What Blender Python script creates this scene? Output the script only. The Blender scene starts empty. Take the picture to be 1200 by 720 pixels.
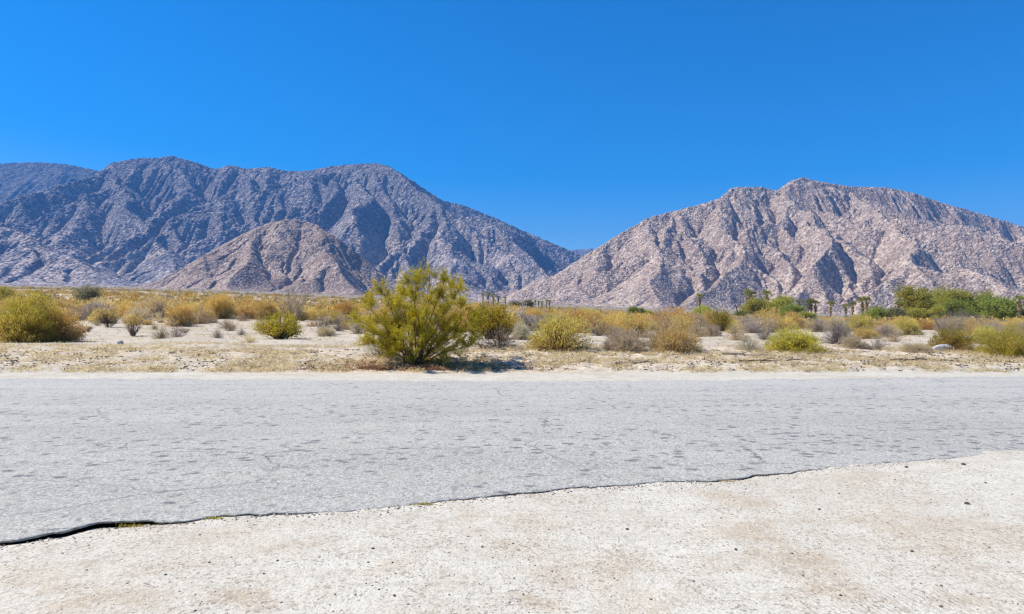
import bpy, math, random, heapq
import numpy as np
from mathutils import Matrix

R = math.radians
SC = bpy.context.scene
COL = SC.collection
EYE, F, HOR, CX = 1.5, 800.0, 368.0, 600.0        # eye height, focal length in photo pixels, horizon row, centre column

# ------------------------------------------------------------------ noise
def _h(ix, iy, seed):
    n = (ix.astype(np.int64) * 374761393 + iy.astype(np.int64) * 668265263 + seed * 982451653) & 0xFFFFFFFF
    n = ((n ^ (n >> 13)) * 1274126177) & 0xFFFFFFFF
    n = n ^ (n >> 16)
    return (n & 0xFFFFFF) / float(0xFFFFFF) * 2 - 1

def vnoise(x, y, seed=0):
    x = np.asarray(x, float); y = np.asarray(y, float)
    ix = np.floor(x); iy = np.floor(y); fx = x - ix; fy = y - iy
    u = fx * fx * fx * (fx * (fx * 6 - 15) + 10); v = fy * fy * fy * (fy * (fy * 6 - 15) + 10)
    a = _h(ix, iy, seed); b = _h(ix + 1, iy, seed); c = _h(ix, iy + 1, seed); d = _h(ix + 1, iy + 1, seed)
    return (a * (1 - u) + b * u) * (1 - v) + (c * (1 - u) + d * u) * v

def fbm(x, y, seed=0, octs=4, gain=.5):
    s = 0; a = 1.0; t = 0
    for k in range(octs):
        c, sn = math.cos(k * .7), math.sin(k * .7)
        s = s + a * vnoise((x * c - y * sn) * 2 ** k, (x * sn + y * c) * 2 ** k, seed + k * 17); t += a; a *= gain
    return s / t

def ridged(x, y, seed=0, octs=4, gain=.5):
    s = 0; a = 1.0; t = 0
    for k in range(octs):
        c, sn = math.cos(k * .9 + .3), math.sin(k * .9 + .3)
        s = s + a * (1 - 2 * np.abs(vnoise((x * c - y * sn) * 2 ** k, (x * sn + y * c) * 2 ** k, seed + k * 31))); t += a; a *= gain
    return s / t

def sstep(a, b, x):
    t = np.clip((x - a) / (b - a), 0, 1); return t * t * (3 - 2 * t)

# ------------------------------------------------------------------ lay of the land
GD = np.array([17.1, 18.6, 20.2, 22, 40, 60, 100, 200, 400, 1000, 3000, 9000.])
GL = np.array([0, .16, .34, .46, .75, 1.2, 2.3, 6.2, 13.5, 36, 112, 340.])
GR = np.array([0, .15, .30, .38, .36, .2, -.2, -1.6, -3.4, -5, 4, 30.])
def zg(x, y):
    x = np.asarray(x, float); y = np.asarray(y, float)
    ys = np.maximum(y, 1.0)
    w = sstep(-.78, .62, x / ys)
    ld = np.log(np.clip(ys, 17.1, 9000)); L = np.log(GD)
    z = np.interp(ld, L, GL) * (1 - w) + np.interp(ld, L, GR) * w
    return np.where(y < 17.1, 0, z)

def P(px, py, Y):                                   # photo pixel at a distance -> point of the place
    return ((px - CX) / F * Y, Y, EYE + (HOR - py) / F * Y)

YS = np.exp(np.linspace(math.log(2.5), math.log(400), 3000))
def at(px, py, ymax=400.):                          # where the ground is seen at a photo pixel
    x = (px - CX) / F * YS
    rows = HOR + (EYE - zg(x, YS)) / YS * F
    k = np.nonzero(rows <= py)[0]
    Y = YS[k[0]] if len(k) else ymax
    Y = min(Y, ymax)
    X = (px - CX) / F * Y
    return X, Y, float(zg(X, Y))

# road edges, in metres
NEAR_X = np.array([-300, -40, -14, -8, -5.5, -4.2, -3.37, -3.25, -3.177, -3.10, -3.06, -3.02, -2.86, -2.62, -2.55, -2.36, -2.21, -2.03, -1.29, 0, .89, 1.93, 3.35, 5.55, 7.5, 10, 16, 40, 300.])
NEAR_Y = np.array([3.0, 2.9, 2.9, 3.2, 3.9, 4.3, 4.494, 4.563, 4.724, 4.66, 4.80, 4.878, 4.918, 4.938, 4.878, 4.898, 5.04, 5.085, 5.172, 5.687, 5.94, 6.186, 6.70, 7.41, 7.9, 8.3, 8.6, 8.6, 8.6])
FAR_X = np.array([-300, -30, -11.9, -6.9, 0, 7.0, 12.3, 30, 300.])
FAR_Y = np.array([18, 16.6, 15.85, 15.4, 15.0, 15.55, 16.4, 17.0, 18.])
DROP_X = np.array([-300, -6, -3.6, -3.3, -3.12, -2.85, -2.6, -2.35, -1.0, 0, 1.5, 3.5, 5.5, 300.])
DROP_D = np.array([.016, .022, .022, .021, .036, .040, .025, .010, .006, .005, .003, .0, -.005, -.006])
def smooth_interp(x, xs, ys, w=.25):
    x = np.asarray(x, float)
    return sum(np.interp(x + o * w, xs, ys) for o in (-1, -.5, 0, .5, 1)) / 5
def y_near(x):
    x = np.asarray(x, float)
    fade = 1 - sstep(2.5, 6, x)
    return smooth_interp(x, NEAR_X, NEAR_Y, .035) + (fbm(x * 1.7, x * 0 + 3.3, 5, 3) * .035 + fbm(x * 11, x * 0 + 2.2, 6, 3) * .022 + ridged(x * 4.3, x * 0 + 1.1, 9, 4, .6) * .045 + np.abs(vnoise(x * 2.1, x * 0 + 7.7, 13)) * .05) * (fade * .8 + .2)
def y_far(x):
    return smooth_interp(x, FAR_X, FAR_Y, 3.0)
def drop(x):
    return np.interp(np.asarray(x, float), DROP_X, DROP_D)

# ------------------------------------------------------------------ mesh helpers
def mk(name, V, Fc, mat=None, parent=None, smooth=False, extra=None):
    """link one mesh object; Fc is one (M,k) array or a list of them"""
    V = np.ascontiguousarray(V, dtype=np.float32).reshape(-1, 3)
    fl = Fc if isinstance(Fc, list) else [Fc]
    me = bpy.data.meshes.new(name)
    me.vertices.add(len(V)); me.vertices.foreach_set('co', V.ravel())
    idx = np.concatenate([np.asarray(f, dtype=np.int32).ravel() for f in fl])
    tot = np.concatenate([np.full(len(f), f.shape[1], dtype=np.int32) for f in fl])
    st = np.concatenate([[0], np.cumsum(tot)[:-1]]).astype(np.int32)
    me.loops.add(len(idx)); me.loops.foreach_set('vertex_index', idx)
    me.polygons.add(len(tot)); me.polygons.foreach_set('loop_start', st); me.polygons.foreach_set('loop_total', tot)
    me.polygons.foreach_set('use_smooth', np.full(len(tot), smooth, dtype=bool))
    me.update(calc_edges=True)
    for k, a in (extra or {}).items():
        at_ = me.attributes.new(k, 'FLOAT', 'POINT'); at_.data.foreach_set('value', np.ascontiguousarray(a, dtype=np.float32))
    o = bpy.data.objects.new(name, me); COL.objects.link(o)
    if mat: me.materials.append(mat)
    if parent: o.parent = parent
    return o

def grid_faces(nx, ny):
    i = np.arange(ny - 1)[:, None] * nx + np.arange(nx - 1)[None, :]
    return np.stack([i, i + 1, i + nx + 1, i + nx], -1).reshape(-1, 4)

def tag(o, label=None, cat=None, group=None, kind=None):
    if label: o['label'] = label
    if cat: o['category'] = cat
    if group: o['group'] = group
    if kind: o['kind'] = kind
    return o

def empty(name, loc=(0, 0, 0)):
    o = bpy.data.objects.new(name, None); COL.objects.link(o); o.location = loc; o.empty_display_size = .2; return o

def unit(v):
    return v / np.maximum(np.linalg.norm(v, axis=-1, keepdims=True), 1e-9)

def tubes(Pt, Rd, k=3):
    """Pt (S,n,3) polylines, Rd (S,n) radii -> verts, quads"""
    S, n, _ = Pt.shape
    d = np.empty_like(Pt); d[:, 1:-1] = Pt[:, 2:] - Pt[:, :-2]; d[:, 0] = Pt[:, 1] - Pt[:, 0]; d[:, -1] = Pt[:, -1] - Pt[:, -2]
    d = unit(d); up = np.tile(np.array([.31, .9, .13]), (S, n, 1))
    a = unit(np.cross(d, up)); b = np.cross(d, a)
    an = np.arange(k) / k * 2 * np.pi
    V = Pt[:, :, None, :] + Rd[:, :, None, None] * (np.cos(an)[None, None, :, None] * a[:, :, None, :] + np.sin(an)[None, None, :, None] * b[:, :, None, :])
    base = (np.arange(S)[:, None, None] * n + np.arange(n - 1)[None, :, None]) * k
    j = np.arange(k)[None, None, :]; j2 = (j + 1) % k
    Q = np.stack(np.broadcast_arrays(base + j, base + j2, base + k + j2, base + k + j), -1).reshape(-1, 4)
    return V.reshape(-1, 3), Q

def leaves(pos, dr, ln, wd, rng):
    """diamond leaves"""
    n = len(pos); dr = unit(dr)
    side = unit(np.cross(dr, rng.normal(size=(n, 3)))); ln = np.broadcast_to(ln, n)[:, None]; wd = np.broadcast_to(wd, n)[:, None]
    m = pos + dr * ln * .55
    V = np.stack([pos, m - side * wd * .5, pos + dr * ln, m + side * wd * .5], 1).reshape(-1, 3)
    return V, np.arange(4 * n).reshape(-1, 4)

def join(parts):
    V = []; Q = {}; o = 0
    for v, q in parts:
        V.append(v)
        for f in (q if isinstance(q, list) else [q]): Q.setdefault(f.shape[1], []).append(f + o)
        o += len(v)
    return np.concatenate(V), [np.concatenate(q) for q in Q.values()]

# ------------------------------------------------------------------ materials
class NT:
    def __init__(s, name):
        s.m = bpy.data.materials.new(name); s.m.use_nodes = True; s.t = s.m.node_tree; s.t.nodes.clear()
        s.out = s.t.nodes.new('ShaderNodeOutputMaterial')
    def n(s, typ, ins=None, **kw):
        nd = s.t.nodes.new(typ)
        for k, v in kw.items(): setattr(nd, k, v)
        for k, v in (ins or {}).items():
            if isinstance(v, bpy.types.NodeSocket): s.t.links.new(v, nd.inputs[k])
            else: nd.inputs[k].default_value = v
        return nd
    def noise(s, vec, scale, detail=4, rough=.55, dist=0):
        return s.n('ShaderNodeTexNoise', {'Vector': vec, 'Scale': scale, 'Detail': detail, 'Roughness': rough, 'Distortion': dist}).outputs['Fac']
    def vor(s, vec, scale, feature='F1', out='Distance', rnd=1):
        return s.n('ShaderNodeTexVoronoi', {'Vector': vec, 'Scale': scale, 'Randomness': rnd}, feature=feature).outputs[out]
    def rng(s, v, a, b, c=0, d=1, smooth=True):
        return s.n('ShaderNodeMapRange', {'Value': v, 'From Min': a, 'From Max': b, 'To Min': c, 'To Max': d}, interpolation_type='SMOOTHSTEP' if smooth else 'LINEAR').outputs[0]
    def math(s, op, a, b=0.):
        return s.n('ShaderNodeMath', {0: a, 1: b}, operation=op).outputs[0]
    def mix(s, f, a, b):
        nd = s.n('ShaderNodeMix', data_type='RGBA')
        for k, v in ((0, f), (6, a), (7, b)):
            if isinstance(v, bpy.types.NodeSocket): s.t.links.new(v, nd.inputs[k])
            else: nd.inputs[k].default_value = (tuple(v) + (1,)) if k else v
        return nd.outputs[2]
    def pos(s): return s.n('ShaderNodeTexCoord').outputs['Object']
    def attr(s, name): return s.n('ShaderNodeAttribute', attribute_name=name).outputs['Fac']
    def scaled(s, vec, sc):
        return s.n('ShaderNodeMapping', {'Vector': vec, 'Scale': sc}).outputs[0]
    def bump(s, h, strength, dist, nrm=None):
        i = {'Height': h, 'Strength': strength, 'Distance': dist}
        if nrm is not None: i['Normal'] = nrm
        return s.n('ShaderNodeBump', i).outputs[0]
    def surf(s, col, rough=.9, nrm=None, spec=.2):
        i = {'Base Color': col if isinstance(col, bpy.types.NodeSocket) else tuple(col) + (1,), 'Roughness': rough, 'Specular IOR Level': spec}
        if nrm is not None: i['Normal'] = nrm
        b = s.n('ShaderNodeBsdfPrincipled', i); s.t.links.new(b.outputs[0], s.out.inputs[0]); return s.m

def leaf_mat(name, c0, c1, c2, trans=.55):
    """leaves or stalks: colour varies leaf by leaf and bush by bush, thin enough to let light through"""
    t = NT(name)
    g = t.n('ShaderNodeNewGeometry').outputs['Random Per Island']
    oi = t.n('ShaderNodeObjectInfo').outputs['Random']
    cl = t.noise(t.pos(), 3.1, 2)
    f = t.math('ADD', t.math('MULTIPLY', g, .55), t.rng(cl, .3, .7, 0, .45))
    r = t.n('ShaderNodeValToRGB', {0: f}); e = r.color_ramp.elements
    e[0].color = tuple(c0) + (1,); e[1].color = tuple(c2) + (1,); m = e.new(.5); m.color = tuple(c1) + (1,)
    hs = t.n('ShaderNodeHueSaturation', {'Hue': t.rng(oi, 0, 1, .488, .512, False), 'Saturation': t.rng(cl, 0, 1, .85, 1.1), 'Value': t.rng(oi, 0, 1, .85, 1.15, False), 'Color': r.outputs[0]}).outputs[0]
    d = t.n('ShaderNodeBsdfDiffuse', {'Color': hs}); tr = t.n('ShaderNodeBsdfTranslucent', {'Color': hs})
    mx = t.n('ShaderNodeMixShader', {0: trans, 1: d.outputs[0], 2: tr.outputs[0]})
    t.t.links.new(mx.outputs[0], t.out.inputs[0]); return t.m

LM = {
 'green_yellow': leaf_mat('green_yellow_leaves', (.36, .32, .03), (.62, .52, .065), (.80, .67, .17)),
 'creosote':     leaf_mat('creosote_leaves', (.27, .22, .011), (.50, .39, .025), (.73, .54, .07)),
 'olive':        leaf_mat('olive_leaves', (.20, .18, .022), (.40, .32, .045), (.62, .46, .09)),
 'yellow':       leaf_mat('yellow_leaves', (.46, .35, .05), (.68, .54, .11), (.80, .72, .27)),
 'gold':         leaf_mat('golden_stalks', (.54, .36, .07), (.76, .54, .14), (.85, .69, .28)),
 'orange':       leaf_mat('orange_stalks', (.50, .30, .065), (.73, .46, .12), (.82, .60, .23)),
 'tan':          leaf_mat('tan_stalks', (.38, .27, .16), (.58, .44, .28), (.72, .60, .42)),
 'cream':        leaf_mat('cream_stalks', (.54, .46, .26), (.70, .63, .41), (.80, .76, .58)),
 'grey':         leaf_mat('grey_stalks', (.21, .17, .14), (.38, .32, .26), (.55, .48, .41)),
 'pink':         leaf_mat('pinkish_stalks', (.38, .28, .22), (.55, .44, .36), (.68, .58, .48)),
 'dark':         leaf_mat('dark_twigs', (.05, .037, .035), (.11, .08, .07), (.20, .15, .13), .1),
 'green':        leaf_mat('tree_leaves', (.27, .265, .035), (.46, .43, .07), (.64, .56, .15)),
 'deep_green':   leaf_mat('deep_green_leaves', (.15, .185, .035), (.28, .31, .06), (.46, .45, .11)),
 'grey_green':   leaf_mat('grey_green_leaves', (.16, .16, .08), (.27, .26, .14), (.40, .36, .21)),
 'palm':         leaf_mat('palm_fronds', (.17, .19, .045), (.32, .32, .08), (.48, .43, .15)),
 'straw':        leaf_mat('straw', (.56, .42, .19), (.74, .60, .33), (.85, .75, .50)),
 'red':          leaf_mat('red_brown_stalks', (.24, .11, .05), (.38, .20, .10), (.52, .33, .18)),
}
def bark(name, c0, c1):
    t = NT(name); p = t.pos(); n = t.noise(p, 14, 3)
    return t.surf(t.mix(n, c0, c1), .95, t.bump(n, .5, .01))
BARK_D = bark('dark_bark', (.045, .033, .027), (.13, .10, .08))
BARK_G = bark('grey_bark', (.15, .125, .105), (.36, .31, .26))
BARK_T = bark('tan_bark', (.18, .12, .07), (.38, .27, .17))
PALM_T = bark('palm_bark', (.13, .10, .075), (.30, .23, .17))

# ground: zones come from attributes, grain from noise
def ground_mat():
    t = NT('desert_ground'); p = t.pos()
    verge, apron, far = t.attr('verge'), t.attr('apron'), t.attr('far')
    g1f0 = t.n('ShaderNodeSeparateColor', {0: t.vor(p, 45, out='Color')}).outputs[1]
    broad = t.noise(p, .55, 4, .6); mid = t.noise(p, 3.5, 5, .65); fine = t.noise(p, 55, 3, .7); grit = t.noise(p, 190, 2, .7)
    # bare sand of the flats
    sand = t.mix(t.rng(broad, .35, .68), (.59, .51, .40), (.49, .39, .28))
    sand = t.mix(t.math('MULTIPLY', t.rng(mid, .52, .72), .6), sand, (.41, .325, .225))
    # pale gravel beside the road
    st = t.noise(t.scaled(p, (.55, .8, 1)), .85, 5, .6, .4)
    grav = t.mix(t.rng(t.math('ADD', t.math('MULTIPLY', mid, .5), t.math('MULTIPLY', broad, .5)), .36, .62), (.63, .58, .48), (.54, .485, .39))
    stain = t.math('MULTIPLY', t.rng(st, .50, .64), t.rng(mid, .25, .6))
    grav = t.mix(t.math('MAXIMUM', t.math('MULTIPLY', stain, .5), t.math('MULTIPLY', t.attr('stain'), t.math('MULTIPLY', t.rng(t.noise(p, 4, 5, .75), .30, .60, .25, 1.1), t.rng(g1f0, 0, 1, .6, 1.1, False)))), grav, (.45, .35, .235))
    col = t.mix(apron, sand, grav)
    # verge of straw and dirt
    vg = t.mix(t.rng(t.noise(t.scaled(p, (1, 2.2, 1)), 4.5, 5, .7), .36, .62), (.48, .375, .26), (.68, .565, .41))
    col = t.mix(verge, col, vg)
    # scrub floor far off
    ff = t.noise(p, .12, 5, .7)
    fcol = t.mix(t.rng(ff, .35, .65), (.50, .36, .16), (.56, .46, .32))
    col = t.mix(far, col, fcol)
    col = t.mix(t.attr('fan'), col, t.mix(t.rng(t.noise(p, .03, 5, .75), .38, .6), (.17, .15, .10), (.34, .27, .19)))
    # grains and pebbles
    g1 = t.vor(p, 62, out='Color'); g1f = t.n('ShaderNodeSeparateColor', {0: g1}).outputs[0]
    col = t.mix(t.math('MULTIPLY', t.rng(g1f, .84, .93), t.rng(t.noise(p, 2.1, 3), .3, .62, .12, .72)), col, (.20, .155, .125))
    g2 = t.n('ShaderNodeSeparateColor', {0: t.vor(t.scaled(p, (1, .6, 1)), 125, out='Color')}).outputs[1]; g3 = t.n('ShaderNodeSeparateColor', {0: t.vor(t.scaled(p, (1, .6, 1)), 34, out='Color')}).outputs[2]
    col = t.mix(t.math('MULTIPLY', t.rng(g2, .60, .95, smooth=False), .4), col, (.76, .71, .64))
    col = t.mix(t.math('MULTIPLY', t.rng(g2, .32, .03, smooth=False), .5), col, (.32, .26, .20))
    col = t.mix(t.math('MULTIPLY', t.rng(g3, .20, .06), t.rng(mid, .35, .65, .1, .5)), col, (.36, .28, .20))
    tw = t.n('ShaderNodeTexWave', {'Vector': t.n('ShaderNodeMapping', {'Vector': p, 'Rotation': (0, 0, R(-10))}).outputs[0], 'Scale': 9.0, 'Distortion': 5.0, 'Detail': 3, 'Detail Scale': 1.6}, bands_direction='X').outputs['Fac']
    tread = t.math('MULTIPLY', t.attr('track'), t.math('MULTIPLY', t.rng(tw, .3, .7), t.rng(mid, .40, .62, 0, 1)))
    # grading scratches in the gravel
    rp = t.n('ShaderNodeMapping', {'Vector': p, 'Rotation': (0, 0, R(-12)), 'Scale': (.35, 6, 1)}).outputs[0]
    sc = t.noise(rp, 3.2, 4, .65, .6)
    h = t.math('ADD', t.math('MULTIPLY', t.rng(g1f, .8, .95), .6), t.math('ADD', t.math('MULTIPLY', fine, 1.0), t.math('MULTIPLY', sc, .9)))
    col = t.mix(t.math('MULTIPLY', t.math('MULTIPLY', t.rng(sc, .52, .66), apron), .22), col, (.36, .30, .24))
    col = t.mix(t.math('MULTIPLY', tread, .13), col, (.40, .34, .27))
    h = t.math('SUBTRACT', h, t.math('MULTIPLY', tread, .45))
    nb = t.bump(h, .5, .010); nb = t.bump(mid, .35, .03, nb)
    return t.surf(col, .95, nb, .1)

def road_mat():
    t = NT('bleached_asphalt'); p = t.pos()
    broad = t.noise(t.scaled(p, (.35, 1, 1)), .8, 4, .6); fine = t.noise(p, 70, 3, .75); grit = t.noise(p, 210, 2, .8); mid = t.noise(p, 9, 4, .7)
    sx = t.n('ShaderNodeSeparateXYZ', {0: p}).outputs
    fy = sx[1]
    col = t.mix(t.rng(broad, .3, .7), (.445, .415, .358), (.515, .482, .41))
    col = t.mix(t.rng(fy, 9.5, 15.0, 0, .65), col, (.55, .515, .46))            # dust blown over the far lane
    col = t.mix(t.rng(t.noise(t.scaled(p, (.06, 1.3, 1)), 1.4, 3, .6), .42, .62, 0, .20), col, (.30, .285, .27))   # lanes worn along the road
    # grazed wheel-track spots where the binder shows
    wr = t.n('ShaderNodeMix', {0: .13, 4: p, 5: t.n('ShaderNodeTexNoise', {'Vector': p, 'Scale': 4.0, 'Detail': 3}).outputs['Color']}, data_type='VECTOR').outputs[1]
    vd = t.vor(t.scaled(wr, (2.2, 2.9, 1)), 2.3); vc = t.n('ShaderNodeSeparateColor', {0: t.vor(t.scaled(wr, (2.2, 2.9, 1)), 2.3, out='Color')}).outputs
    tx = t.math('ADD', fy, t.math('MULTIPLY', sx[0], -.10))
    band = t.math('MAXIMUM', t.math('MULTIPLY', t.rng(tx, 5.9, 7.4), t.rng(tx, 9.2, 7.9)), t.math('MULTIPLY', t.math('MULTIPLY', t.rng(tx, 9.2, 10.2), t.rng(tx, 12.2, 11.0)), .62))
    thr = t.math('ADD', t.math('MULTIPLY', band, .74), t.rng(t.noise(p, .8, 3, .6), .38, .60, -.14, .42))
    on = t.rng(t.math('SUBTRACT', thr, vc[0]), -.05, .12)
    shp = t.rng(t.math('ADD', vd, t.math('MULTIPLY', t.math('ADD', mid, t.noise(p, 24, 3, .7)), .42)), .80, .54)
    spots = t.math('MULTIPLY', on, shp)
    vs = t.vor(t.scaled(p, (1, 1.4, 1)), 7.5); vsc = t.n('ShaderNodeSeparateColor', {0: t.vor(t.scaled(p, (1, 1.4, 1)), 7.5, out='Color')}).outputs[1]
    sm = t.math('MULTIPLY', t.rng(vsc, .74, .84), t.rng(t.math('ADD', vs, t.math('MULTIPLY', mid, .3)), .48, .30))
    # cracks
    cp = t.n('ShaderNodeMix', {0: .28, 4: p, 5: t.n('ShaderNodeTexNoise', {'Vector': p, 'Scale': 1.6, 'Detail': 5, 'Roughness': .65}).outputs['Color']}, data_type='VECTOR').outputs[1]
    c1 = t.vor(t.scaled(cp, (.55, 1.0, 1)), 1.05, 'DISTANCE_TO_EDGE'); c2 = t.vor(t.scaled(cp, (.8, 1.3, 1)), 2.4, 'DISTANCE_TO_EDGE')
    k1 = t.math('MULTIPLY', t.rng(c1, .010, .003), t.rng(t.noise(p, .5, 3), .42, .58)); k2 = t.math('MULTIPLY', t.rng(c2, .02, .006), t.rng(t.noise(p, .9, 3, .6), .55, .68))
    crack = t.math('MAXIMUM', k1, t.math('MULTIPLY', k2, .7))
    # aggregate: stones of the chip seal, pale and dark
    sep = lambda v: t.n('ShaderNodeSeparateColor', {0: v}).outputs
    a1 = sep(t.vor(t.scaled(p, (1, .62, 1)), 68, out='Color'))[0]; a2 = sep(t.vor(t.scaled(p, (1, .6, 1)), 120, out='Color'))[1]; a3 = sep(t.vor(t.scaled(p, (1, .5, 1)), 22, out='Color'))[2]
    col = t.mix(t.math('MULTIPLY', t.rng(a1, .62, .95, smooth=False), .55), col, (.68, .65, .61))
    col = t.mix(t.math('MULTIPLY', t.rng(a1, .36, .04, smooth=False), .5), col, (.17, .165, .165))
    col = t.mix(t.math('MULTIPLY', t.rng(a2, .30, .06, smooth=False), .45), col, (.16, .155, .155))
    col = t.mix(t.math('MULTIPLY', t.rng(a3, .14, .05), t.math('MULTIPLY', t.rng(mid, .45, .6), .6)), col, (.15, .15, .15))
    col = t.mix(t.math('MULTIPLY', spots, .85), col, (.155, .15, .155))
    col = t.mix(t.math('MULTIPLY', sm, .5), col, (.21, .215, .225))
    col = t.mix(t.math('MULTIPLY', crack, .5), col, (.13, .125, .13))
    h = t.math('SUBTRACT', t.math('ADD', t.math('ADD', fine, t.math('MULTIPLY', grit, .5)), t.math('MULTIPLY', a1, .6)), t.math('ADD', t.math('MULTIPLY', crack, 1.4), t.math('MULTIPLY', spots, .7)))
    return t.surf(col, .9, t.bump(h, .7, .008), .15)

def rock_mat(name, lit, mid_c, dark, shrub, sc=1.0, shrub_amt=.6, pale=(.55, .49, .44), high=None):
    t = NT(name); p = t.pos()
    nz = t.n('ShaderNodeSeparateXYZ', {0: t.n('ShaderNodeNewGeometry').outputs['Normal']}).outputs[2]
    broad = t.noise(p, .0042 * sc, 5, .6, .3); mid = t.noise(p, .022 * sc, 5, .68); fine = t.noise(p, .085 * sc, 4, .72)
    gul = t.attr('gully')
    col = t.mix(t.rng(broad, .40, .58), mid_c, lit)  # rock patches; their contrast also paints lit facets and shaded gullies
    if high:                                        # dark chaparral and rock above; gravel below, its sunlit look painted into the colour
        zz = t.math('ADD', t.n('ShaderNodeSeparateXYZ', {0: p}).outputs[2], t.math('MULTIPLY', broad, 500))
        col = t.mix(t.math('MULTIPLY', t.rng(zz, high[0] + 250, high[1] + 250), .8), col, mid_c)
        col = t.mix(t.math('MULTIPLY', t.rng(zz, high[0] + 250, high[1] + 250), .3), col, shrub)
    col = t.mix(t.math('MULTIPLY', t.rng(mid, .46, .64), .6), col, dark)
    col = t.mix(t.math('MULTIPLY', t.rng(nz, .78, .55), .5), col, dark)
    col = t.mix(t.math('MULTIPLY', gul, .4), col, pale)
    # boulders: pale cells and varnished cells; dark shrubs between them
    sep = lambda v: t.n('ShaderNodeSeparateColor', {0: v}).outputs
    wp = t.n('ShaderNodeMix', {0: 5.0 / sc, 4: p, 5: t.n('ShaderNodeTexNoise', {'Vector': p, 'Scale': .16 * sc, 'Detail': 2}).outputs['Color']}, data_type='VECTOR', clamp_factor=False).outputs[1]
    c1 = sep(t.vor(p, .15 * sc, out='Color')); d1 = t.vor(p, .15 * sc)
    patch = t.rng(t.noise(p, .012 * sc, 3, .6), .40, .60, .25, 1)
    col = t.mix(t.math('MULTIPLY', t.math('MULTIPLY', t.rng(c1[0], .60, .75), patch), .6), col, pale)
    col = t.mix(t.math('MULTIPLY', t.rng(c1[0], .34, .18), .6), col, dark)
    c2 = sep(t.vor(p, .17 * sc, out='Color')); d2 = t.vor(p, .17 * sc)
    col = t.mix(t.math('MULTIPLY', t.math('MULTIPLY', t.rng(c2[1], .58, .68), t.rng(d2, .60, .34)), shrub_amt), col, shrub)
    col = t.mix(t.math('MULTIPLY', t.rng(fine, .48, .32), .6), col, dark)
    col = t.mix(t.math('MULTIPLY', t.rng(fine, .54, .70), .55), col, pale)
    h = t.math('ADD', t.math('ADD', t.math('MULTIPLY', fine, 1.), t.math('MULTIPLY', mid, 1.2)), t.math('MULTIPLY', t.math('ADD', t.rng(d1, .8, .1), t.math('MULTIPLY', c1[2], .8)), .42))
    c3 = sep(t.vor(p, .105 * sc, out='Color')); d3 = t.vor(t.n('ShaderNodeVectorMath', {0: p, 1: (3.7, 1.9, 5.3)}, operation='ADD').outputs[0], .105 * sc)
    dots = t.math('MULTIPLY', t.math('MULTIPLY', t.rng(c3[1], .45, .55), t.rng(d3, .42, .22)), t.rng(t.noise(p, .009 * sc, 3, .6), .36, .58, .35, 1))
    col = t.mix(t.math('MULTIPLY', dots, .82), col, (.055, .045, .045))
    nb = t.bump(h, 1.0, 4.0 / sc)
    return t.surf(col, .95, nb, .05)

# ------------------------------------------------------------------ ground sheet
def spaced(segs):
    out = [segs[0][0]]
    for a, b, s0, s1 in segs:
        v = a
        while v < b - 1e-6:
            s = s0 + (s1 - s0) * (v - a) / (b - a); v = min(b, v + s); out.append(v)
    return np.array(out)
ys = spaced([(-400, -20, 60, 10), (-20, 2.4, 3, .1), (2.4, 8.6, .035, .05), (8.6, 14.8, .3, .12), (14.8, 23.5, .05, .07), (23.5, 60, .12, .9), (60, 600, 1, 25), (600, 10500, 30, 600)])
xr = spaced([(0, 7, .05, .06), (7, 18, .06, .14), (18, 60, .2, 2), (60, 500, 3, 30), (500, 11500, 40, 700)])
xs = np.concatenate([-xr[:0:-1], xr])
GXX, GYY = np.meshgrid(xs, ys)
def ground_z(X, Y):
    z = zg(X, Y)
    yn, yf = y_near(X), y_far(X)
    d = drop(X)
    # apron in front of the pavement edge: drop at the edge, easing up a little away from it
    off = yn - Y
    zap = -d * np.exp(-np.maximum(off, 0) / .55) * 1.0 - .004 + fbm(X * .9, Y * .9, 21, 4) * .012 + fbm(X * 7, Y * 7, 22, 3) * .0022
    under = -.14
    # far shoulder: sand feathering over the asphalt
    fo = Y - yf
    zsh = -.012 + .05 * np.clip(fo / .5, -1, .45) + fbm(X * 1.6, Y * 3, 25, 4) * .022
    v = sstep(17.0, 17.8, Y) * (1 - sstep(21.5, 25, Y))
    clod = np.maximum(ridged(X * 1.9, Y * 2.6, 41, 4), -.2) * .055 + fbm(X * 5.5, Y * 6.5, 44, 3) * .038
    des = fbm(X * .32, Y * .32, 47, 4) * .10 * sstep(18.5, 24, Y) * np.clip(Y / 60, .8, 3) + fbm(X * 2.5, Y * 2.5, 49, 3) * .018 * sstep(21, 24, Y)
    ztop = np.where(fo > -1.2, np.where(Y > 17.1, z + .02, zsh) + clod * v + des, under)
    bl = sstep(16.9, 17.5, Y)
    ztop = np.where((fo > -1.2), (zsh * (1 - bl) + (z + .012) * bl) + clod * v + des, under)
    cover = .015 + .5 * sstep(2.6, 5.5, X)
    zap = np.where(off < 0, zap + off * .05 + np.where(off < -.02, fbm(X * 5, Y * 5, 29, 4) * .012, 0), zap)
    out = np.where(off > -cover, zap, np.where(fo > -1.2, ztop, under))
    return out
GZ = ground_z(GXX, GYY)
fo = GYY - y_far(GXX)
vedge = 17.15 + fbm(GXX * .25, GYY * 0, 61, 3) * .35 + .9 * sstep(4, 14, np.abs(GXX + 1))
verge = sstep(-.25, .35, GYY - vedge) * (1 - sstep(20.3, 23.2, GYY + fbm(GXX * .4, GYY * .5, 63, 3) * 1.6))
apron = 1 - sstep(-.2, .5, GYY - vedge)
farm = sstep(48, 110, GYY)
fan = sstep(350, 800, GYY)
trk = np.zeros_like(GXX)                       # faint tyre tracks where cars pulled off
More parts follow.
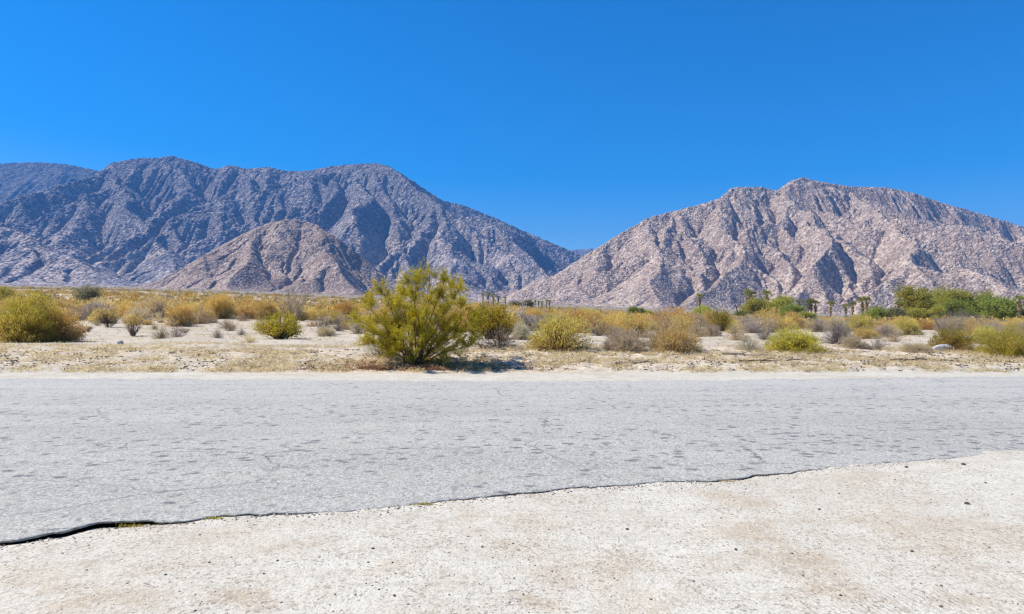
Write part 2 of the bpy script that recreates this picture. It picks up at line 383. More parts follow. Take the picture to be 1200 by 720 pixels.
for (x0_, y0_, ang, cur) in ((-1.2, 4.2, .13, .02), (-1.0, 4.2 - 1.3, .13, .02), (1.6, 4.9, .28, -.015), (1.7, 3.5, .28, -.015)):
    du = (GXX - x0_) * math.cos(ang) + (GYY - y0_) * math.sin(ang); dv = -(GXX - x0_) * math.sin(ang) + (GYY - y0_) * math.cos(ang) - cur * du * du
    trk = np.maximum(trk, (1 - sstep(.06, .12, np.abs(dv))) * sstep(-.25, .25, fbm(GXX * .8, GYY * .8, 87, 3) + .05))
stn = np.zeros_like(GXX)                       # iron coloured soil showing through the pale gravel
sw1, sw2 = fbm(GXX * 1.3, GYY * 1.3, 81, 4) * .30, fbm(GXX * 1.3, GYY * 1.3, 83, 4) * .22
for (a_, b_, ra, rb_, k_) in ((845, 582, 45, 14, .8), (885, 622, 55, 20, .95), (935, 655, 60, 20, .85), (985, 690, 60, 20, .9), (690, 668, 50, 22, .6), (640, 706, 26, 10, .95), (545, 602, 40, 9, .6), (610, 612, 60, 12, .5), (310, 706, 50, 16, .85), (95, 704, 70, 22, .8), (480, 668, 40, 20, .5), (290, 620, 60, 12, .35), (1000, 560, 70, 8, .5), (730, 700, 60, 16, .45), (180, 664, 50, 10, .35), (1150, 700, 50, 16, .5)):
    X_, Y_, _z = at(a_, b_); k1 = ra / F * Y_; k2 = rb_ * Y_ * Y_ / (F * EYE)
    stn = np.maximum(stn, k_ * (1 - sstep(.35, 1.25, np.hypot((GXX + sw1 - X_) / k1, (GYY + sw2 - Y_) / k2))))
ground = mk('ground', np.stack([GXX, GYY, GZ], -1), grid_faces(len(xs), len(ys)), ground_mat(), smooth=True,
            extra={'verge': verge.ravel(), 'apron': apron.ravel(), 'far': farm.ravel(), 'fan': fan.ravel(), 'stain': stn.ravel(), 'track': trk.ravel()})
tag(ground, kind='structure', label='pale desert sand, gravel apron and straw covered verge')
def gz(x, y):
    return float(ground_z(np.array([x], float), np.array([y], float))[0])

# ------------------------------------------------------------------ road slab
rx = spaced([(0, 8, .025, .03), (8, 24, .05, .3), (24, 300, 1, 20)])
rx = np.concatenate([-rx[:0:-1], rx])
yn, yf = y_near(rx), y_far(rx) + .35
ts = np.concatenate([[0, .002, .006, .015, .03], np.linspace(.06, 1, 26)])
RX = np.tile(rx, (len(ts), 1)); RY = yn[None] + (yf - yn)[None] * ts[:, None]
RZ = fbm(RX * .7, RY * .7, 71, 3) * .006
RZ[0] -= .006 + .006 * np.abs(fbm(rx * 9, rx * 0, 73, 2))
RZ[1] -= .002
low = np.stack([rx, yn + .38 + .012 * fbm(rx * 12, rx * 0 + 5, 75, 2), np.full_like(rx, -.034)], -1)[None]
mid_ = np.stack([rx, yn + .022 + .012 * fbm(rx * 15, rx * 0 + 8, 76, 2), RZ[0] - .013], -1)[None]
RV = np.concatenate([low, mid_, np.stack([RX, RY, RZ], -1)], 0)
road = mk('road', RV, grid_faces(len(rx), len(ts) + 2), road_mat(), smooth=False)
for p_ in road.data.polygons: p_.use_smooth = p_.index >= (len(rx) - 1) * 2
tag(road, kind='structure', label='sun bleached grey asphalt road with a crumbling near edge')

# ------------------------------------------------------------------ mountains
def fill_pits(z):
    ny, nx = z.shape; flat = z.ravel().tolist(); n = nx * ny
    done = bytearray(n); hq = []
    for i in range(nx):
        for j in (0, ny - 1): hq.append((flat[j * nx + i], j * nx + i)); done[j * nx + i] = 1
    for j in range(1, ny - 1):
        for i in (0, nx - 1): hq.append((flat[j * nx + i], j * nx + i)); done[j * nx + i] = 1
    heapq.heapify(hq); pop, push = heapq.heappop, heapq.heappush
    nb = (-nx - 1, -nx, -nx + 1, -1, 1, nx - 1, nx, nx + 1)
    while hq:
        h, c = pop(hq)
        for d in nb:
            k = c + d
            if k < 0 or k >= n or done[k]: continue
            done[k] = 1
            if flat[k] <= h: flat[k] = h + .002
            push(hq, (flat[k], k))
    return np.array(flat).reshape(ny, nx)

def erode(z, dx, iters, K, m=.45, talus=1.05, fixed=None, amin=14.):
    ny, nx = z.shape; n = nx * ny; ids = np.arange(n).reshape(ny, nx); A = None
    for it in range(iters):
        if it % 5 == 0: z = fill_pits(z)
        zp = np.pad(z, 1, constant_values=1e9); ip = np.pad(ids, 1)
        best = np.zeros_like(z); rec = ids.copy(); dist = np.ones_like(z)
        for dj in (-1, 0, 1):
            for di in (-1, 0, 1):
                if not (dj or di): continue
                L = dx * math.hypot(di, dj)
                s = (z - zp[1 + dj:1 + dj + ny, 1 + di:1 + di + nx]) / L
                b = s > best
                best = np.where(b, s, best); rec = np.where(b, ip[1 + dj:1 + dj + ny, 1 + di:1 + di + nx], rec); dist = np.where(b, L, dist)
        order = np.argsort(z.ravel()); ol = order.tolist(); rl = rec.ravel().tolist()
        acc = [dx * dx] * n
        for c in reversed(ol):
            r = rl[c]
            if r != c: acc[r] += acc[c]
        A = np.array(acc)
        Fm = (K * np.maximum(A - amin * dx * dx, 0) ** m / dist.ravel())
        if fixed is not None: Fm = np.where(fixed.ravel(), 0, Fm)
        fl = Fm.tolist(); zl = z.ravel().tolist()
        for c in ol:
            r = rl[c]
            if r != c and zl[c] > zl[r]:
                f = fl[c]; zl[c] = (zl[c] + f * zl[r]) / (1 + f)
        z = np.array(zl).reshape(ny, nx)
        for _ in range(2):                            # loose rock slides off what is too steep
            zp = np.pad(z, 1, mode='edge'); dz = np.zeros_like(z)
            for dj, di in ((0, 1), (1, 0), (0, -1), (-1, 0)):
                ex = zp[1 + dj:1 + dj + ny, 1 + di:1 + di + nx] - z
                dz += np.sign(ex) * np.maximum(np.abs(ex) - talus * dx, 0) * .2
            z = z + dz
    return z, A.reshape(ny, nx)

def resample(a, x0, y0, dx, X, Y):
    fx = np.clip((X - x0) / dx, 0, a.shape[1] - 1.001); fy = np.clip((Y - y0) / dx, 0, a.shape[0] - 1.001)
    def cub(t): return np.stack([-.5 * t + t ** 2 - .5 * t ** 3, 1 - 2.5 * t ** 2 + 1.5 * t ** 3, .5 * t + 2 * t ** 2 - 1.5 * t ** 3, -.5 * t ** 2 + .5 * t ** 3])
    ix, iy = fx.astype(int), fy.astype(int); wx, wy = cub(fx - ix), cub(fy - iy)
    out = 0
    for j in range(4):
        jj = np.clip(iy + j - 1, 0, a.shape[0] - 1)
        for i in range(4):
            out = out + wy[j] * wx[i] * a[jj, np.clip(ix + i - 1, 0, a.shape[1] - 1)]
    return out

def mountain(name, label, ridges, ext, dxe, dxf, slope, mat, seed, iters=20, K=.02, rough=1., toe=30., crest=None, warp=1.0, spur=0, amin=14.):
    x0, x1, y0, y1 = ext
    ex = np.arange(x0, x1 + dxe, dxe); ey = np.arange(y0, y1 + dxe, dxe); X, Y = np.meshgrid(ex, ey)
    w1 = fbm(X / 340, Y / 340, seed, 5) * 85 * warp; w2 = fbm(X / 340, Y / 340, seed + 7, 5) * 85 * warp
    Xw, Yw = X + w1, Y + w2
    H = np.full_like(X, -1e9)
    rr = np.random.default_rng(seed)
    lines = []
    for rd, sl in ridges:
        pts = [P(*q) for q in rd]
        pts = [(a, b, c - float(zg(a, b))) for a, b, c in pts]
        lines.append((pts, sl))
    def side_spurs(pts, step, lo, order):
        out = []; acc = rr.uniform(0, step); sgn = 1
        for (ax, ay, az), (bx, by, bz) in zip(pts[:-1], pts[1:]):
            L = math.hypot(bx - ax, by - ay); ux, uy = (bx - ax) / L, (by - ay) / L; dn = 1 if bz < az else -1
            while acc < L:
                f = acc / L; z0 = az + f * (bz - az) - lo * .06
                for sg in (1, -1):
                    if rr.random() < .18: continue
                    an = math.radians(rr.uniform(38, 72)) * sg * dn
                    dx_, dy_ = dn * (ux * math.cos(an) - uy * math.sin(an)), dn * (ux * math.sin(an) + uy * math.cos(an))
                    if dy_ > .75 and order == 0: continue
                    g = rr.uniform(.34, .50); n = 5; Ls = max(z0, 1) / g * rr.uniform(.5, .95)
                    if Ls < lo: continue
                    x, y = ax + f * (bx - ax), ay + f * (by - ay); q = [(x, y, z0)]; a2 = math.atan2(dy_, dx_)
                    for k in range(1, n):
                        a2 += rr.normal(0, .2); x += math.cos(a2) * Ls / (n - 1); y += math.sin(a2) * Ls / (n - 1)
                        q.append((x, y, z0 - g * Ls * (k / (n - 1)) ** 1.05))
                    out.append((q, rr.uniform(1.3, 1.6)))
                acc += step * rr.uniform(.7, 1.35)
            acc -= L
        return out
    if spur:
        first = [q for pts, sl in lines for q in side_spurs(pts, spur, spur * .55, 0)]
        second = [q for pts, sl in first for q in side_spurs(pts, spur * .62, spur * .3, 1)]
        lines = lines + first + [(q, sl * 1.1) for q, sl in second]
    for pts, sl in lines:
        for (ax, ay, az), (bx, by, bz) in zip(pts[:-1], pts[1:]):
            vx, vy = bx - ax, by - ay; L2 = vx * vx + vy * vy
            t = np.clip(((Xw - ax) * vx + (Yw - ay) * vy) / L2, 0, 1)
            d = np.hypot(Xw - ax - t * vx, Yw - ay - t * vy)
            H = np.maximum(H, az + t * (bz - az) - (slope * sl) * d * (1 + .12 * np.tanh(d / 150)))
    H = H + fbm(X / 160, Y / 160, seed + 3, 4) * 14 * rough * np.clip(H / 150, .2, 1)
    Z = toe * np.log1p(np.exp(np.clip(H / toe, -30, 30))) + zg(X, Y)
    fixed = H < -toe * 1.2
    Z, A = erode(Z, dxe, iters, K, fixed=fixed, amin=amin)
    fx = np.arange(x0, x1 + dxf, dxf); fy = np.arange(y0, y1 + dxf, dxf); FX, FY = np.meshgrid(fx, fy)
    Zf = resample(Z, x0, y0, dxe, FX, FY)
    lA = resample(np.log(A), x0, y0, dxe, FX, FY)
    g0 = zg(FX, FY)
    hh = Zf - g0
    amp = np.clip(hh / 60, 0, 1)
    rk = ridged(FX / 75, FY / 75, seed + 11, 5, .62)
    Zf = Zf + amp * rough * (3.6 * rk * sstep(-.2, .7, fbm(FX / 300, FY / 300, seed + 29, 3) + .25) * 1.6 + 1.5 * ridged(FX / 26, FY / 26, seed + 19, 3, .6) + 1.5 * fbm(FX / 9, FY / 9, seed + 23, 3, .7))
    crag = sstep(math.log(dxe * dxe * 12), math.log(dxe * dxe * 2), lA) * np.clip(hh / 200, 0, 1)
    Zf = Zf + crag * rough * (7 * ridged(FX / 48, FY / 48, seed + 41, 4, .6) + 2)
    if crest is not None:                              # true the crest up to the surveyed skyline
        cp = np.array([q[0] for q in crest], float); ce = np.array([(HOR - q[1]) / F for q in crest])
        az = CX + F * FX / FY; el = (Zf - EYE) / FY; e0 = (g0 - EYE) / FY
        bins = np.round(az).astype(int); lo = int(cp[0]); hi = int(cp[-1])
        top = np.full(hi - lo + 1, -1.); bas = np.zeros(hi - lo + 1)
        ok = (bins >= lo) & (bins <= hi)
        np.maximum.at(top, bins[ok] - lo, el[ok])
        bb = np.arange(lo, hi + 1); gl = np.array([float(zg((b - CX) / F * 2500, 2500.)) for b in bb]); bas = (gl - EYE) / 2500
        tgt = np.interp(bb, cp, ce)
        r = np.clip((tgt - bas) / np.maximum(top - bas, .004), .6, 1.6)
        kk = np.hanning(15); kk /= kk.sum(); r = np.convolve(np.pad(r, 7, mode='edge'), kk, 'valid')
        sc = np.interp(az, bb, r)
        Zf = g0 + (Zf - g0) * sc
    Zf = Zf + np.clip(hh / 200, 0, 1) * crag * rough * 3.0 * ridged(FX / 18, FY / 18, seed + 43, 3, .6)
    gully = sstep(math.log(dxe * dxe * 14), math.log(dxe * dxe * 300), lA) * sstep(8, 60, hh)
    Zf = Zf - 6 * (1 - sstep(0, 5, hh)) - 4
    o = mk(name, np.stack([FX, FY, Zf], -1), grid_faces(len(fx), len(fy)), mat, smooth=False, extra={'gully': gully.ravel(), 'crag': rk.ravel()})
    tag(o, kind='structure', label=label)
    return o

CR = [(640, 328), (680, 302), (720, 277), (760, 254), (800, 244), (840, 233), (858, 219), (890, 218), (912, 223), (922, 213), (940, 207), (960, 212), (1000, 218), (1040, 219), (1070, 225), (1100, 236), (1130, 244), (1190, 262), (1260, 285)]
main = [(600, 352, 2150), (640, 330, 2250), (680, 303, 2350), (720, 277, 2400), (760, 254, 2450), (800, 244, 2500), (840, 233, 2550), (858, 219, 2600), (890, 218, 2650), (912, 223, 2650), (922, 213, 2650), (940, 207, 2700), (960, 212, 2700), (1000, 218, 2750), (1040, 219, 2800), (1070, 225, 2850), (1100, 236, 2900), (1130, 244, 2950), (1190, 262, 3000), (1260, 285, 3000), (1350, 318, 2950), (1450, 352, 2850)]
mountain('mountain', 'pinkish tan granite mountain', [
    (main, 1.35),
    ([(905, 226, 2600), (925, 240, 2450), (950, 262, 2280), (985, 287, 2080), (1040, 326, 1850), (1090, 350, 1680), (1125, 366, 1560)], 1.05),
    ([(840, 235, 2550), (846, 262, 2350), (850, 300, 2080), (835, 338, 1820), (822, 366, 1650)], 1.1),
    ([(770, 256, 2450), (768, 282, 2200), (762, 303, 1980), (772, 330, 1800), (795, 362, 1640)], 1.0),
    ([(720, 280, 2400), (690, 318, 2150), (655, 348, 1930), (600, 368, 1800)], 1.0),
    ([(1070, 226, 2850), (1100, 272, 2600), (1150, 312, 2300), (1205, 350, 1950)], 1.0),
    ([(1190, 263, 3000), (1230, 300, 2600), (1290, 345, 2200)], 1.0),
    ([(885, 222, 2640), (888, 262, 2380), (905, 300, 2120), (925, 340, 1840), (945, 366, 1700)], 1.1),
    ([(1000, 220, 2750), (1030, 262, 2520), (1075, 310, 2250)], 1.15),
    ([(800, 246, 2500), (810, 280, 2250), (806, 312, 2050)], 1.15),
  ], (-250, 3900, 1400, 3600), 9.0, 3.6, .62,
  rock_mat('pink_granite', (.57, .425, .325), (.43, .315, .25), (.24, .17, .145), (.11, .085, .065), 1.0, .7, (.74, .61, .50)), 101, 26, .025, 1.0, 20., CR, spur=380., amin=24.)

FC = [(185, 328), (200, 319), (240, 297), (290, 270), (318, 259), (345, 255), (372, 262), (400, 281), (430, 304), (450, 322)]
mountain('foothill', 'low brown hill standing in front of the left mountains', [
    ([(150, 342, 1880), (200, 318, 1960), (240, 297, 2000), (290, 270, 2030), (318, 259, 2050), (345, 255, 2060), (372, 262, 2080), (400, 281, 2110), (430, 304, 2130), (470, 338, 2140)], .95),
    ([(340, 258, 2060), (318, 272, 1960), (308, 300, 1820), (300, 332, 1680), (296, 350, 1600)], 1.05),
    ([(370, 268, 2080), (385, 305, 1850), (405, 340, 1660)], 1.1),
    ([(250, 295, 2000), (235, 325, 1800)], 1.0),
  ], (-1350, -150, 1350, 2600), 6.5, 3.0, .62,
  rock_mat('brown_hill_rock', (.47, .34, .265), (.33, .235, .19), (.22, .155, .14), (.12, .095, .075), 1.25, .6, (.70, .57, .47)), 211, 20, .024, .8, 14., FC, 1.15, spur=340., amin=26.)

LC = [(112, 203), (130, 191), (150, 187), (165, 185), (185, 185), (200, 182), (215, 186), (230, 190), (250, 198), (270, 193), (290, 198), (312, 195), (335, 200), (360, 200), (380, 196), (400, 193), (440, 191), (455, 194), (475, 206), (500, 223), (520, 235), (545, 241), (575, 253), (600, 264), (625, 275), (650, 286), (678, 297)]
mountain('mountain_range', 'grey granite mountain range tinted with the blue of shade', [
    ([(-60, 262, 3900), (20, 240, 4000), (70, 222, 4050), (112, 204, 4150), (130, 191, 4200), (165, 185, 4250), (200, 182, 4300), (230, 190, 4350), (250, 198, 4350), (270, 193, 4300), (290, 198, 4300), (312, 195, 4300), (335, 200, 4300), (360, 200, 4250), (400, 193, 4200), (440, 191, 4200), (455, 194, 4150), (475, 206, 4020), (500, 225, 3850), (530, 249, 3650), (560, 277, 3450), (600, 305, 3250), (634, 326, 3050)], 1.3),
    ([(450, 194, 4200), (480, 210, 4450), (520, 236, 4650), (545, 241, 4700), (575, 253, 4750), (600, 264, 4780), (650, 286, 4800), (678, 298, 4800), (700, 315, 4780), (740, 345, 4750)], 1.25),
    ([(165, 188, 4250), (140, 214, 3950), (105, 230, 3700), (60, 246, 3480), (0, 262, 3250), (-70, 285, 3050)], 1.0),
    ([(105, 230, 3700), (98, 255, 3400), (70, 280, 3100)], 1.1),
    ([(200, 185, 4300), (215, 222, 3950), (180, 262, 3450), (130, 296, 3050), (95, 328, 2700)], 1.0),
    ([(180, 262, 3450), (195, 300, 3000), (200, 330, 2700)], 1.1),
    ([(312, 196, 4300), (292, 236, 3900), (256, 276, 3500), (240, 312, 3050)], 1.05),
    ([(400, 194, 4200), (378, 234, 3800), (345, 258, 3500)], 1.05),
    ([(440, 192, 4200), (452, 236, 3750), (462, 282, 3280), (482, 332, 2780)], 1.05),
    ([(520, 241, 3720), (515, 286, 3250), (545, 332, 2780)], 1.05),
    ([(-80, 245, 2650), (0, 264, 2620), (30, 277, 2560), (70, 300, 2500), (115, 326, 2430)], 1.0),
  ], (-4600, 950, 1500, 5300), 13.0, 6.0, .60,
  rock_mat('grey_granite', (.68, .53, .44), (.30, .27, .295), (.12, .11, .13), (.075, .075, .06), .62, .6, (.62, .52, .45), (330, 560)), 307, 26, .032, 1.35, 55., LC, spur=600., amin=20.)  # blue of shadowed slopes painted into the mid and dark rock tones

mountain('mountain_ridge', 'dark ridge far behind the left mountains', [
    ([(-520, 318, 5900), (-420, 285, 6000), (-320, 245, 6150), (-200, 207, 6300), (-80, 195, 6300), (0, 192, 6300), (40, 190, 6300), (75, 192, 6250), (110, 199, 6200), (150, 216, 6150), (220, 245, 6100)], 1.0),
    ([(0, 192, 6300), (20, 225, 5800), (40, 250, 5500)], 1.0), ([(75, 192, 6250), (95, 225, 5850)], 1.0),
  ], (-9800, -2600, 4700, 7600), 30.0, 12.0, .62,
  rock_mat('far_ridge_rock', (.21, .185, .175), (.16, .14, .14), (.08, .07, .075), (.06, .07, .05), .4, .6, (.33, .3, .28)), 401, 12, .02, 1.6, 50., [(0, 192), (40, 190), (75, 192), (105, 198)], spur=700.)
mountain('distant_hill', 'blue distant hill in the gap between the mountains', [
    ([(560, 318, 8600), (640, 302, 8600), (670, 293, 8600), (690, 291, 8600), (710, 296, 8600), (780, 318, 8600)], 1.0),
  ], (-900, 2300, 7600, 9200), 40.0, 20.0, .5,
  rock_mat('distant_hill_rock', (.25, .215, .205), (.2, .17, .17), (.12, .1, .1), (.08, .08, .06), .3, .5), 451, 8, .02, 1.4, 50., None)

# ------------------------------------------------------------------ plants: shapes
def arc_lines(base, tip, rng, n=4, sag=.12, wob=.03):
    """stems that leave the base steeply and bend out to the tip"""
    t = np.linspace(0, 1, n)[None, :, None]
    L = np.linalg.norm(tip - base, axis=1)[:, None, None]
    ctrl = base * .45 + tip * .55; ctrl[:, 2] += sag * L[:, 0, 0]; ctrl += rng.normal(size=ctrl.shape) * wob * L[:, 0]
    return (1 - t) ** 2 * base[:, None] + 2 * (1 - t) * t * ctrl[:, None] + t * t * tip[:, None]

def hemi(rng, n, lobes=6, lumpy=.22, low=.02):
    az = rng.uniform(0, 2 * np.pi, n); s = rng.uniform(low, 1, n); c = np.sqrt(1 - s * s)
    d = np.stack([np.cos(az) * c, np.sin(az) * c, s], 1)
    ld = unit(np.abs(rng.normal(size=(lobes, 3))) * np.where(rng.random((lobes, 3)) < .5, -1, 1) * [1, 1, 0] + np.abs(rng.normal(size=(lobes, 3))) * [0, 0, 1])
    la = rng.uniform(-.7, 1., lobes)
    r = 1 + lumpy * (np.exp((d @ ld.T - 1) * 7) * la).sum(1)
    return d, r

def dome_meshes(seed, W, H, tips, per, ln, wd, spread=.05, upright=.5, deadfrac=.15, lumpy=.25, stem_r=.006, bare=.0):
    """a rounded shrub: stems, green or dry foliage, dead inner twigs"""
    rng = np.random.default_rng(seed)
    d, r = hemi(rng, tips, lumpy=lumpy, low=bare)
    rad = r * (1 - .5 * rng.random(tips) ** 2.2)
    tip = d * np.array([W / 2, W / 2, H]) * rad[:, None]
    tip[:, 2] = np.maximum(tip[:, 2], .05 * H)
    base = rng.normal(size=(tips, 3)) * [W * .05, W * .05, 0]; base[:, 2] = -.04
    L = arc_lines(base, tip, rng, 4, .10)
    Rr = stem_r * np.array([1.7, 1.2, .8, .4])[None] * rng.uniform(.6, 1.3, (tips, 1))
    sv = tubes(L, Rr, 3)
    # foliage along the outer part of every stem
    k = rng.integers(0, tips, tips * per)
    t = 1 - .42 * rng.random(tips * per) ** 1.6
    i = np.clip((t * 3).astype(int), 0, 2); f = t * 3 - i
    pos = L[k, i] * (1 - f)[:, None] + L[k, i + 1] * f[:, None]
    pos = pos + rng.normal(size=pos.shape) * spread * (W + H) / 2
    pos[:, 2] = np.maximum(pos[:, 2], .01)
    out = unit(pos / np.array([W / 2, W / 2, H]))
    dr = out * .6 + rng.normal(size=pos.shape) * .45 + np.array([0, 0, upright])
    q = rng.uniform(.6, 1.35, len(pos))
    hrel = pos[:, 2] / H
    dead = rng.random(len(pos)) < deadfrac * np.clip(2.6 - 4.2 * hrel, .12, 2.6)
    fv = leaves(pos[~dead], dr[~dead], (ln * q)[~dead], wd * q[~dead], rng)
    dv = leaves(pos[dead], dr[dead], (ln * 1.25 * q)[dead], wd * .8 * q[dead], rng)
    return {'foliage': fv, 'dead_twigs': dv, 'branches': sv}

def vase_meshes(seed, W, H, n=34, ln=.07, wd=.012, top=.5, per=16):
    """stems fanning up from one foot, bare below, tufted above"""
    rng = np.random.default_rng(seed)
    az = rng.uniform(0, 2 * np.pi, n); rr = np.sqrt(rng.random(n))
    tip = np.stack([np.cos(az) * rr * W / 2, np.sin(az) * rr * W / 2, H * rng.uniform(.72, 1, n) * (1 - .22 * rr)], 1)
    base = rng.normal(size=(n, 3)) * [.03, .03, 0]; base[:, 2] = -.04
    L = arc_lines(base, tip, rng, 5, -.02, .05)
    parts = [tubes(L, .011 * np.array([1.3, 1, .8, .55, .3])[None] * rng.uniform(.6, 1.2, (n, 1)), 3)]
    m = n * 7; k = rng.integers(0, n, m); i = rng.integers(1, 4, m)
    b = L[k, i]; t2 = b + unit(unit(L[k, 4] - L[k, 0]) + rng.normal(size=(m, 3)) * .5) * rng.uniform(.12, .3, (m, 1)) * H
    L2 = arc_lines(b, t2, rng, 3, .05, .05)
    parts.append(tubes(L2, .005 * np.array([1, .8, .4])[None] * np.ones((m, 1)), 3))
    k = rng.integers(0, m, m * per // 2); pos = L2[k, 1] + (L2[k, 2] - L2[k, 1]) * rng.random((len(k), 1)) + rng.normal(size=(len(k), 3)) * .03
    keep = pos[:, 2] > H * top * rng.uniform(.7, 1.1, len(pos)); pos = pos[keep]
    fv = leaves(pos, rng.normal(size=pos.shape) * .6 + [0, 0, .6], ln * rng.uniform(.6, 1.3, len(pos)), wd, rng)
    return {'foliage': fv, 'branches': join(parts)}

def twig_meshes(seed, W, H, n=40, sub=14, upright=.1, r0=.011, tall=False):
    """a leafless bush: stems, branchlets, fine twigs"""
    rng = np.random.default_rng(seed)
    if tall:
        az = rng.uniform(0, 2 * np.pi, n); rr = np.sqrt(rng.random(n))
        tip = np.stack([np.cos(az) * rr * W / 2, np.sin(az) * rr * W / 2, H * rng.uniform(.45, 1, n) * (1 - .35 * rr)], 1)
    else:
        d, r = hemi(rng, n, lumpy=.3, low=.05); tip = d * np.array([W / 2, W / 2, H]) * (r * rng.uniform(.7, 1, n))[:, None]
    base = rng.normal(size=(n, 3)) * [W * .04, W * .04, 0]; base[:, 2] = -.04
    L = arc_lines(base, tip, rng, 5, .04, .06)
    parts = [tubes(L, r0 * np.array([1.3, 1, .8, .55, .3])[None] * rng.uniform(.6, 1.2, (n, 1)), 3)]
    m = n * sub; k = rng.integers(0, n, m); i = rng.integers(1, 5, m)
    b = L[k, i]; ax = unit(L[k, 4] - L[k, 0])
    t2 = b + unit(ax + rng.normal(size=(m, 3)) * .6 + [0, 0, upright]) * rng.uniform(.10, .30, (m, 1)) * (W + H) / 2
    t2[:, 2] = np.maximum(t2[:, 2], .01)
    L2 = arc_lines(b, t2, rng, 3, .03, .08)
    parts.append(tubes(L2, r0 * .42 * np.array([1, .8, .4])[None] * np.ones((m, 1)), 3))
    m3 = m * 4; k = rng.integers(0, m, m3); pos = L2[k, 1] + (L2[k, 2] - L2[k, 1]) * rng.random((m3, 1))
    tw = leaves(pos, unit(L2[k, 2] - L2[k, 0]) + rng.normal(size=(m3, 3)) * .7, .09 * (W + H) / 2 * rng.uniform(.5, 1.4, m3), r0 * .7, rng)
    return {'branches': join(parts), 'dead_twigs': tw}

def creosote_meshes(seed, ends, base_spread, per_stem, twigs, per_twig, depth, ln=.05, wd=.022, trunk=.03):
    """open shrub of long stems; ENDS are stem tips (x, z) in metres from the foot, spread in depth as well"""
    rng = np.random.default_rng(seed)
    e = np.array(ends, float); n = len(e)
    tip = np.stack([e[:, 0], rng.uniform(-1, 1, n) * depth * (1 - .5 * np.abs(e[:, 0]) / (np.abs(e[:, 0]).max() + .01)), e[:, 1]], 1)
    base = rng.normal(size=(n, 3)) * [base_spread, base_spread, 0]; base[:, 2] = -.06
    L = arc_lines(base, tip, rng, 7, .10, .05)
    parts = [tubes(L, trunk * np.linspace(1.1, .25, 7)[None] * rng.uniform(.6, 1.15, (n, 1)), 5)]
    m = n * per_stem; k = np.repeat(np.arange(n), per_stem); i = rng.integers(2, 7, m); i = np.where(rng.random(m) < .35, 6, i)
    b = L[k, i]; ax = unit(L[k, 6] - L[k, 2]); sl = np.linalg.norm(tip - base, axis=1)[k][:, None]
    t2 = b + unit(ax * .8 + rng.normal(size=(m, 3)) * .55 + [0, 0, .25]) * rng.uniform(.07, .20, (m, 1)) * np.minimum(sl, 2.4)
    t2[:, 2] = np.maximum(t2[:, 2], .06)
    L2 = arc_lines(b, t2, rng, 4, .06, .07)
    parts.append(tubes(L2, trunk * .24 * np.array([1, .8, .6, .3])[None] * np.ones((m, 1)), 3))
    m3 = m * twigs; k = np.repeat(np.arange(m), twigs); i = rng.integers(1, 4, m3)
    b3 = L2[k, i]; ax = unit(L2[k, 3] - L2[k, 0])
    t3 = b3 + unit(ax + rng.normal(size=(m3, 3)) * .6 + [0, 0, .35]) * rng.uniform(.10, .26, (m3, 1))
    t3[:, 2] = np.maximum(t3[:, 2], .04)
    L3 = arc_lines(b3, t3, rng, 3, .05, .06)
    parts.append(tubes(L3, trunk * .09 * np.array([1, .8, .4])[None] * np.ones((m3, 1)), 3))
    m4 = m3 * per_twig; k = np.repeat(np.arange(m3), per_twig); f = rng.random((m4, 1)) ** .7
    pos = L3[k, 0] * (1 - f) + L3[k, 2] * f + rng.normal(size=(m4, 3)) * .022
    fv = leaves(pos, unit(L3[k, 2] - L3[k, 0]) * .5 + rng.normal(size=(m4, 3)) * .6 + [0, 0, .3], ln * rng.uniform(.6, 1.3, m4), wd * rng.uniform(.7, 1.3, m4), rng)
    return {'foliage': fv, 'branches': join(parts)}

def tree_meshes(seed, W, H, clumps=120, per=75, leaf=.40, low=.06):
    """far broadleaf tree: tapered trunk, limbs, a ragged crown of leaf clumps"""
    rng = np.random.default_rng(seed)
    lob = rng.integers(4, 7); lc = np.stack([rng.uniform(-.30, .30, lob) * W, rng.uniform(-.28, .28, lob) * W, rng.uniform(.26, .72, lob) * H], 1); lr = rng.uniform(.22, .36, lob)
    k = rng.integers(0, lob, clumps); d = unit(rng.normal(size=(clumps, 3)))
    c = lc[k] + d * lr[k][:, None] * np.array([W * .8, W * .8, H * .78]) * rng.uniform(.45, 1, (clumps, 1))
    c[:, 2] = np.clip(c[:, 2], low * H, H * .97)
    kk = np.repeat(np.arange(clumps), per); cs = rng.uniform(.04, .085, clumps)[kk][:, None] * (W + H) / 2
    pos = c[kk] + rng.normal(size=(len(kk), 3)) * cs * [1, 1, .75]
    fv = leaves(pos, rng.normal(size=pos.shape) + [0, 0, .25], leaf * rng.uniform(.5, 1.4, len(pos)), leaf * .55, rng)
    tp = np.array([[0, 0, -.3], [.01 * W, 0, .12 * H], [.03 * W, .01 * W, .28 * H], [0, .02 * W, .5 * H]])[None]
    tv = tubes(tp, np.array([[.035, .026, .02, .012]]) * H, 7)
    b = np.repeat(tp[0, 1:3], lob, 0)[:lob * 2][:lob]; lim = arc_lines(b.copy(), lc, rng, 4, .1, .06)
    br = arc_lines(lc[k], c, rng, 3, .05, .05)
    lv = join([tubes(lim, np.array([[.014, .011, .008, .005]]) * H * np.ones((lob, 1)), 5), tubes(br, np.array([[.005, .004, .002]]) * H * np.ones((clumps, 1)), 3)])
    return {'crown': fv, 'trunk': tv, 'limbs': lv}

